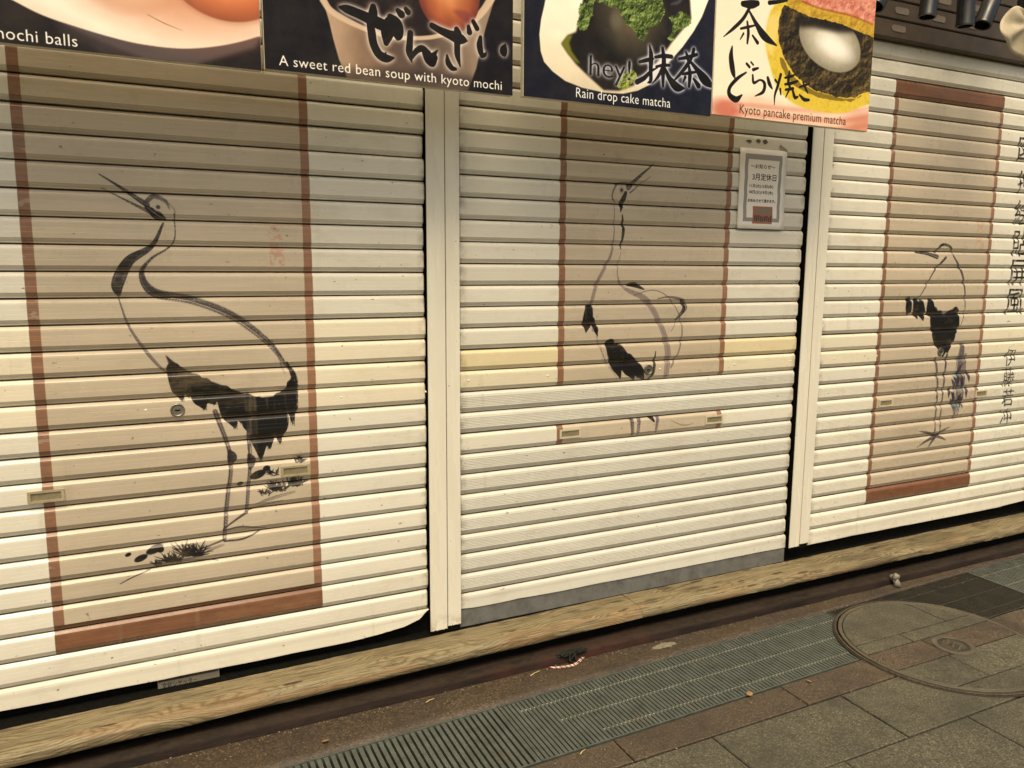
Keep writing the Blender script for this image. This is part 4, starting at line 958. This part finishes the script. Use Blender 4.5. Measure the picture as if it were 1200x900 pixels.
# torn scraps of an older notice above it
scm = simple('grimy_paper_scrap', (.10, .095, .085), .8, 0, .5, 120)
for i, (u, v, w_, h_) in enumerate(((878, 165, .030, .014), (889, 165, .028, .016), (897, 166, .030, .020))):
    x_, z_ = at(u, v, -.009); r_ = random.Random(i); pts = [(w_/2*math.cos(t)*r_.uniform(.6, 1.1), h_/2*math.sin(t)*r_.uniform(.6, 1.1)) for t in np.linspace(0, 2*math.pi, 11)[:-1]]
    if i == 0: sc = thing('paper_scraps', 'dark torn scraps of old paper stuck above the notice on the middle shutter', 'scraps', (x_, -.0085, z_)); ox, oz = x_, z_
    link('scrap', prism(pts, -.001, .001, axis='y'), scm, sc, (x_-ox, 0, z_-oz))

# ================================================================ MENU BOARDS
labels = ['leftmost menu board with a pale plate of mochi balls on black', 'black menu board with a bowl of red bean soup and glowing brush lettering',
          'navy menu board with a dark raindrop cake under green powder on a white plate', 'cream menu board with a yellow pancake filled with bean paste and white mochi']
for i, (cv, nm) in enumerate(((s1, 'mochi_board'), (s2, 'soup_board'), (s3, 'raindrop_cake_board'), (s4, 'pancake_board'))):
    (xa, xb), zb = X_s[i], Zb_s[i]; w_ = xb-xa
    t = thing('menu_board', labels[i], 'menu board', (xa, SY, zb), 'menu boards hung above the shutters')
    link('board_panel', boxes([(0, w_, .003, .024, 0, .62)], .0015), MAT['sign_edge'], t)
    link('printed_face', boxes([(.0015, w_-.0015, 0, .003, .0015, .6185)]), print_mat(nm+'_print', cv, 0, 0, .32, .04), t)
    for xx_ in (.12, w_-.12): link('wall_bracket', boxes([(xx_-.015, xx_+.015, .024, .30, .56, .59)]), MAT['bracket'], t)

# ================================================================ TOP RIGHT: canopy box, lamps, cloth
hb = thing('shutter_box', 'dark brown slatted housing with pale oval slots above the right shutter', 'housing', (2.80, -.02, 2.484))
for k in range(4):
    link('brown_slat', boxes([(-.10, 1.80, -.030-.004*k, .04, k*.078, k*.078+.0755)], .004), MAT['brown_slat'], hb)
ov = [(math.cos(t)*.014+(.030 if math.cos(t) > 0 else -.030), math.sin(t)*.014) for t in np.linspace(.01, 2*math.pi+.01, 21)[:-1]]
om = prism(ov, .001, -.001, axis='y'); om.materials.append(MAT['slot'])
for (u, v) in ((1054, 38), (1057, 17), (1100, 26), (1138, 34), (1063, -2), (1106, 6), (1140, 14), (1160, 8), (1092, 44)):
    x_, z_ = at(u, v, -.055); k = min(3, max(0, int((z_-2.484)/.078))); zc = k*.078+.038
    if (u, v) == (1092, 44): continue
    o = link('oval_slot', om, None, hb, (x_-2.80, -.0308-.004*k-.0003, zc if k else .042))
LY = -.25
spots = [((1049, -12), (1036, 14), .034, 'black spotlight next to the pancake menu board'), ((1094, -20), (1088, 21), .034, 'second black spotlight to the right of the pancake menu board'),
         ((1134, -30), (1130, 31), .036, 'black spotlight hanging straightest, third from the pancake menu board'), ((1180, -20), (1158, 34), .036, 'slanted black spotlight just left of the cream cloth'),
         ((1205, -15), (1199, 42), .036, 'black spotlight at the right edge in front of the cream cloth')]
for (p0, p1, r_, lb) in spots:
    (xa, za), (xb, zb) = at(*p0, LY), at(*p1, LY)
    t = thing('spotlight', lb, 'spotlight', (xa, LY, za+.10), 'black spotlights above the right shutter')
    ax = Vector((xb-xa, 0, zb-za)); L = ax.length+.10; q = (-ax).to_track_quat('Z', 'Y')
    d_ = ax.normalized()
    b = link('lamp_housing', lathe([(r_*.5, 0), (r_, -.01), (r_, -L+.012), (r_*1.05, -L+.008), (r_*1.05, -L), (r_*.88, -L), (r_*.80, -L+.03), (0, -L+.03)], 24), MAT['spot'], t)
    b.rotation_euler = q.to_euler()
    link('mounting_arm', tube([(0, 0, 0), (0, .02, .10), (0, .12, .16), (0, .24, .16)], .009, 8), MAT['spot'], t)
# draped cloth at the right edge
cx_, cz_ = at(1200, 30, -.33)
outl = [(1186, 7), (1178, 22), (1166, 40), (1176, 48), (1188, 58), (1202, 70), (1222, 84), (1240, 60), (1226, 34), (1206, 22), (1196, 6)]
pts = [at(u, v, -.33) for u, v in outl]; bm = bmesh.new()
c0 = bm.verts.new((0, -.02, 0)); ring_ = [bm.verts.new((x_-cx_, .03*math.sin(i*1.9), z_-cz_)) for i, (x_, z_) in enumerate(pts)]
mid = [bm.verts.new(((x_-cx_)*.5, -.03*math.cos(i*2.3), (z_-cz_)*.5)) for i, (x_, z_) in enumerate(pts)]
n_ = len(ring_)
for i in range(n_):
    j = (i+1) % n_; bm.faces.new((ring_[i], ring_[j], mid[j], mid[i])); bm.faces.new((mid[i], mid[j], c0))
bmesh.ops.recalc_face_normals(bm, faces=bm.faces); me = bpy.data.meshes.new('cloth'); bm.to_mesh(me); bm.free()
for p in me.polygons: p.use_smooth = True
cl = link('canvas_cloth', me, MAT['cloth'], None, (cx_, -.33, cz_)); s_ = cl.modifiers.new('sub', 'SUBSURF'); s_.levels = s_.render_levels = 2; s_ = cl.modifiers.new('th', 'SOLIDIFY'); s_.thickness = .004
tag(cl, 'cream canvas cloth bunched up at the top right corner under the spotlights', 'cloth')

# ================================================================ DRAIN GRATINGS
def grating(xa, xb, pitch, bw, mat, label, cross=(), cend=None, silt=None, ends=(1, 1)):
    t = thing('drain_grating', label, 'grating', ((xa+xb)/2, (GT((xa+xb)/2)+GB((xa+xb)/2))/2, -.03), 'steel gratings over the roadside drain'); cx, cy = t.location.x, t.location.y
    T = lambda x: GT(x)-cy; B = lambda x: GB(x)-cy
    f = .006
    link('frame', mesh(*quadbars([[(xa, T(xa)-f), (xb, T(xb)-f), (xb, T(xb)), (xa, T(xa))], [(xa, B(xa)), (xb, B(xb)), (xb, B(xb)+f), (xa, B(xa)+f)]]+([[(xa, B(xa)+f), (xa+f, B(xa)+f), (xa+f, T(xa)-f), (xa, T(xa)-f)]] if ends[0] else [])+([[(xb-f, B(xb)+f), (xb, B(xb)+f), (xb, T(xb)-f), (xb-f, T(xb)-f)]] if ends[1] else []), cx, .008, .0295)), mat, t)
    n = int(round((xb-xa-f*(ends[0]+ends[1]))/pitch)); pitch = (xb-xa-f*(ends[0]+ends[1]))/n; xs = [xa+(f if ends[0] else 0)+pitch*(i+.5) for i in range(n)]
    Lb = (T(cx)-B(cx))-2*f-.001
    bm_ = boxes([(-bw/2, bw/2, -Lb/2, Lb/2, -.022, 0)]); bm_.materials.append(mat)
    for x in xs:
        o = link('grating_bar', bm_, None, t, (x-cx, (T(x)+B(x))/2, .0275+random.uniform(-.0004, .0003)))
        o.scale = (1, (T(x)-B(x)-2*f-.001)/Lb, 1)
    for fr in cross:
        x0_ = xa+f+cend*(1-fr) if cend else xa+f
        y0, y1 = [B(x)*(1-fr)+T(x)*fr for x in (x0_, xb)]
        link('cross_rod', mesh(*quadbars([[(x0_, y0-.003), (xb-f, y1-.003), (xb-f, y1+.003), (x0_, y0+.003)]], cx, .020, .0266)), MAT['grate_dark'] if mat is MAT['grate_dark'] else MAT['rod'], t)
    if silt:
        x0_ = xa+f; (lo, hi) = silt
        q = [(x0_, B(x0_)*(1-lo)+T(x0_)*lo), (xb-f, B(xb)*(1-lo)+T(xb)*lo), (xb-f, B(xb)*(1-hi)+T(xb)*hi), (x0_, B(x0_)*(1-hi)+T(x0_)*hi)]
        link('silt_fill', mesh(*quadbars([q], cx, .008, .0205)), MAT['silt'], t)
    return t
def quadbars(quads, cx, z0, z1):
    vs_, fs = [], []
    for q in quads:
        b = len(vs_); vs_ += [(x-cx, y, z0) for x, y in q]+[(x-cx, y, z1) for x, y in q]
        fs += [(b+3, b+2, b+1, b), (b+4, b+5, b+6, b+7)]+[(b+i, b+(i+1) % 4, b+4+(i+1) % 4, b+4+i) for i in range(4)]
    return vs_, fs
grating(-.60, .10, .0215, .0135, MAT['grate'], 'steel drain grating at the far left, below the left shutter')
grating(.104, 1.03, .0215, .0135, MAT['grate'], 'drain grating of broad plain bars below the post between left and middle shutters', ends=(1, 0))
grating(1.0275, 2.63, .0165, .0115, MAT['grate'], 'long drain grating with three dotted cross rods left of the round cover', (.18, .50, .82), .30, (.19, .81), (0, 1))
grating(2.635, 3.62, .0125, .0055, MAT['grate_dark'], 'dark open drain grating just right of the round cover', (.16, .5, .82))
grating(3.624, 5.2, .0165, .0115, MAT['grate'], 'grey drain grating at the right edge beyond the dark one', (.16, .5, .82), None, (.02, .98))

# ================================================================ ROUND COVER
CX, CY, CR = 2.812, -.703, .388
rc = thing('round_cover', 'large round access cover inlaid with paving stones beside the drain gratings', 'manhole cover', (CX, CY, .001))
def ringmesh(r0, r1, z0, z1, n=96, jag=0):
    pr = [(r1, z0), (r1, z1-.001), (r1-.001, z1), (r0+.001, z1), (r0, z1-.001), (r0, z0)]
    vs_, fs = [], []; m_ = len(pr)
    for k in range(n):
        t = 2*math.pi*k/n; j = jag*mnoise.noise(Vector((math.cos(t)*3, math.sin(t)*3, r0*9)))
        for (r, z) in pr: vs_.append(((r+j)*math.cos(t), (r+j)*math.sin(t), z+(j*.5 if z > z0 else 0)))
    for k in range(n):
        k2 = (k+1) % n
        for i in range(m_): fs.append((k*m_+i, k*m_+(i+1) % m_, k2*m_+(i+1) % m_, k2*m_+i))
    me = mesh(vs_, fs); bm = bmesh.new(); bm.from_mesh(me); bmesh.ops.recalc_face_normals(bm, faces=bm.faces); bm.to_mesh(me); bm.free(); return me
link('cover_plate', lathe([(.360, 0), (.360, .0028), (0, .0028)], 72, smooth=False), MAT['joint'], rc)
link('outer_ring', ringmesh(.3822, .391, 0, .0070, jag=.003), MAT['concrete'], rc)
link('groove_ring', ringmesh(.3765, .3815, 0, .0030), MAT['black'], rc)
link('inner_ring', ringmesh(.3612, .3758, 0, .0088, jag=.002), MAT['ring'], rc)
link('gap_shade_ring', ringmesh(.3912, .3965, 0, .0028, jag=.003), MAT['joint'], rc)  # flat dark ring in place of the shaded gap round the cover
def clip_circle(poly, r, hole=None):
    circ = [(r*math.cos(2*math.pi*k/64), r*math.sin(2*math.pi*k/64)) for k in range(64)]; out = poly
    for i in range(64):
        (ax_, ay_), (bx_, by_) = circ[i], circ[(i+1) % 64]; inp, out = out, []
        side = lambda p: (bx_-ax_)*(p[1]-ay_)-(by_-ay_)*(p[0]-ax_)
        for j in range(len(inp)):
            p, q = inp[j], inp[(j+1) % len(inp)]; sp_, sq = side(p), side(q)
            if sp_ >= 0: out.append(p)
            if (sp_ >= 0) != (sq >= 0): t = sp_/(sp_-sq); out.append((p[0]+(q[0]-p[0])*t, p[1]+(q[1]-p[1])*t))
        if not out: return []
    cl_ = []
    for p in out:
        if not cl_ or math.hypot(p[0]-cl_[-1][0], p[1]-cl_[-1][1]) > 1e-4: cl_.append(p)
    return cl_
g = .0032
cells = [(-.5, 3.003-CX, -.590-CY, .5, 'g'), (3.003-CX, .5, -.590-CY, .5, 'g'), (-.5, 2.716-CX, -.660-CY, -.590-CY, 'g'), (2.716-CX, .5, -.660-CY, -.590-CY, 'g'),
         (-.5, 2.716-CX+.04, -.790-CY, -.660-CY, 'r'), (2.756-CX, .5, -.790-CY, -.660-CY, 'r'), (-.5, 2.735-CX, -.958-CY, -.790-CY, 'g'), (2.735-CX, .5, -.958-CY, -.790-CY, 'g'), (-.5, .5, -.5, -.958-CY, 'g')]
for (x0, x1, y0, y1, cc) in cells:
    q = clip_circle([(x0+g, y0+g), (x1-g, y0+g), (x1-g, y1-g), (x0+g, y1-g)], .3585)
    if len(q) > 2: link('inlaid_stone', prism(q, .0025, .0090+random.uniform(-.0008, .0008), .0018), MAT['granite_grey' if cc == 'g' else 'granite_red'], rc)
lid = link('key_lid', ringmesh(.058, .078, .005, .0118, 48, .0015), MAT['ring'], rc, (2.830-CX, -.748-CY, 0))
link('lid_disc', lathe([(.0575, .005), (.0575, .0098), (.050, .0102), (.044, .0085), (.020, .0085), (.016, .0105), (0, .0105)], 40), MAT['grate_dark'], lid)
for k in range(3):
    l_ = .05; bx_ = boxes([(-l_/2, l_/2, -.004, .004, .009, .0122)], .001); o = link('lid_rib', bx_, MAT['ring'], lid, (0, (k-1)*.026, 0)); o.rotation_euler = (0, 0, .5)

# ================================================================ SMALL THINGS
def crumple(n, size, seed, flat=.5):
    bm = bmesh.new(); bmesh.ops.create_icosphere(bm, subdivisions=3, radius=1)
    for v in bm.verts:
        d = v.co.normalized(); f = 1+.55*mnoise.noise(d*2.6+Vector((seed, 0, 0)))+.55*abs(mnoise.noise(d*6+Vector((seed, 4, 0))))
        v.co = Vector((d.x*f*size[0], d.y*f*size[1], d.z*f*size[2]))
    me = bpy.data.meshes.new('m'); bm.to_mesh(me); bm.free(); return me
bgm = simple('dark_green_black_plastic', (.009, .011, .008), .7, 0, .3, 70, spec=.2)
gx_, gy_ = gat(660, 762, .03)
bg_ = thing('plastic_bag_scrap', 'torn scrap of dark green black plastic lying on the low kerb below the middle shutter', 'bag', (gx_, -.205, .034))
link('crumpled_film', crumple(3, (.036, .014, .009), 3), bgm, bg_, (0, 0, 0)); link('crumpled_film', crumple(3, (.026, .010, .007), 8), bgm, bg_, (.050, -.004, .004))
for k in range(3):
    r_ = random.Random(k+40); x0_ = r_.uniform(-.03, .07); pts_ = [(x0_, -.004, .004), (x0_+r_.uniform(-.012, .008), -.014, -.004), (x0_+r_.uniform(-.02, .012), -.020, -.020), (x0_+r_.uniform(-.022, .014), -.030, -.029)]
    link('torn_strip', tube(pts_, [.006, .005, .004, .0015], 5), bgm, bg_)
cord = thing('striped_cord', 'short frayed red and white cord lying on the gutter strip below the dark plastic scrap', 'cord', (*gat(668, 780, 0), .005))
cm = [simple('red_cord', (.38, .07, .06), .7), simple('white_cord', (.60, .56, .48), .7)]
cp = [gat(u, v, .004) for u, v in ((645, 783), (653, 783), (661, 782), (668, 781), (674, 779), (680, 774), (684, 769))]
q_ = spline([(x_, y_, 0) for x_, y_ in cp], 4); ox, oy = cord.location.x, cord.location.y
for i in range(len(q_)-1):
    a_ = q_[i]; r_ = random.Random(i+7)
    link('cord_strand', tube([(a_[0]-ox+.004, a_[1]-oy-.006, 0), (a_[0]-ox, a_[1]-oy, .003), (a_[0]-ox-.004+r_.uniform(-.002, .002), a_[1]-oy+r_.uniform(.005, .010), .001)], [.0014, .0022, .0010], 5), cm[1] if i % 3 else cm[0], cord)
    if i % 2: link('cord_strand', tube([(a_[0]-ox+.007, a_[1]-oy-.004, 0), (a_[0]-ox+.002, a_[1]-oy+.005, .002)], [.0012, .0018], 5), cm[0], cord)
px_, py_ = gat(1040, 676, .03)
pg = thing('pipe_stub', 'small pale metal pipe stub poking out under the sill near the round cover', 'pipe', (px_, -.222, .0))
mp_ = simple('pale_corroded_metal', (.23, .21, .16), .6, .3, .4, 90, .002)
link('stub_tube', tube([(0, .02, .040), (0, -.004, .034), (.002, -.014, .018), (.003, -.016, .004)], [.012, .014, .015, .017], 14), mp_, pg)
link('stub_collar', tube([(0, .0, .046), (0, -.018, .044)], [.018, .016], 12), mp_, pg)
straw = simple('dry_straw', (.50, .38, .17), .7, 0, .2, 60)
for i, (u, v, L, a_, lb) in enumerate(((504, 822, .035, .3, 'dry straw lying on the gutter strip left of the bag scrap'), (627, 790, .05, .35, 'yellow straw at the kerb edge just left of the striped cord'), (458, 809, .03, .2, 'short pale straw under the sill below the left post'),
                                (683, 882, .03, .5, 'yellow straw at the lower edge of the drain grating'))):
    x_, y_ = gat(u, v, .003); o = link('straw', tube([(-L/2, 0, 0), (0, .002, .001), (L/2, 0, 0)], .0017, 5), straw, None, (x_, y_, .006)); o.rotation_euler = (0, 0, a_); tag(o, lb, 'straw')
lf = simple('dry_orange_leaf', (.26, .15, .07), .7, 0, .3, 60)
for i, (u, v, s_, lb) in enumerate(((878, 815, .020, 'small dry orange leaf on the edge of the long grating'), (948, 800, .014, 'tiny reddish leaf on the red kerb stones near the round cover'), (382, 870, .014, 'dry leaf crumb on the gutter strip at the left'))):
    x_, y_ = gat(u, v, 0); pts = [(s_*math.cos(t)*(1 if math.cos(t) > 0 else .7), s_*.5*math.sin(t)) for t in np.linspace(0, 2*math.pi, 11)[:-1]]
    o = link('dry_leaf', prism(pts, 0, .0012), lf, None, (x_, y_, .006)); o.rotation_euler = (.25, .1, i*1.3+.4); tag(o, lb, 'leaf')
ch = link('mortar_patch', crumple(3, (.050, .014, .003), 11), simple('pale_mortar_patch', (.17, .15, .105), .9, 0, .3, 70, .003), None, (*gat(779, 757, 0), .002)); tag(ch, 'pale crumbly mortar patch on the gutter strip below the middle shutter', 'patch')
rng = random.Random(5); gm = boxes([(-.5, .5, -.5, .5, -.5, .5)]); bm = bmesh.new()
for i in range(700):
    x_ = rng.uniform(-.5, 5); y_ = rng.choice([rng.uniform(-.36, -.215), rng.uniform(-.235, -.213), rng.uniform(-.85, -.72)])
    s_ = rng.uniform(.0012, .0034); r = bmesh.ops.create_icosphere(bm, subdivisions=1, radius=s_)
    for v in r['verts']: v.co = Vector((v.co.x*rng.uniform(.7, 1.5)+x_, v.co.y+y_, v.co.z*.6+.003))
me = bpy.data.meshes.new('m'); bm.to_mesh(me); bm.free()
link('grit', me, simple('loose_grit', (.16, .12, .08), .9, 0, .5, 200), None, (0, 0, 0), 'stuff')
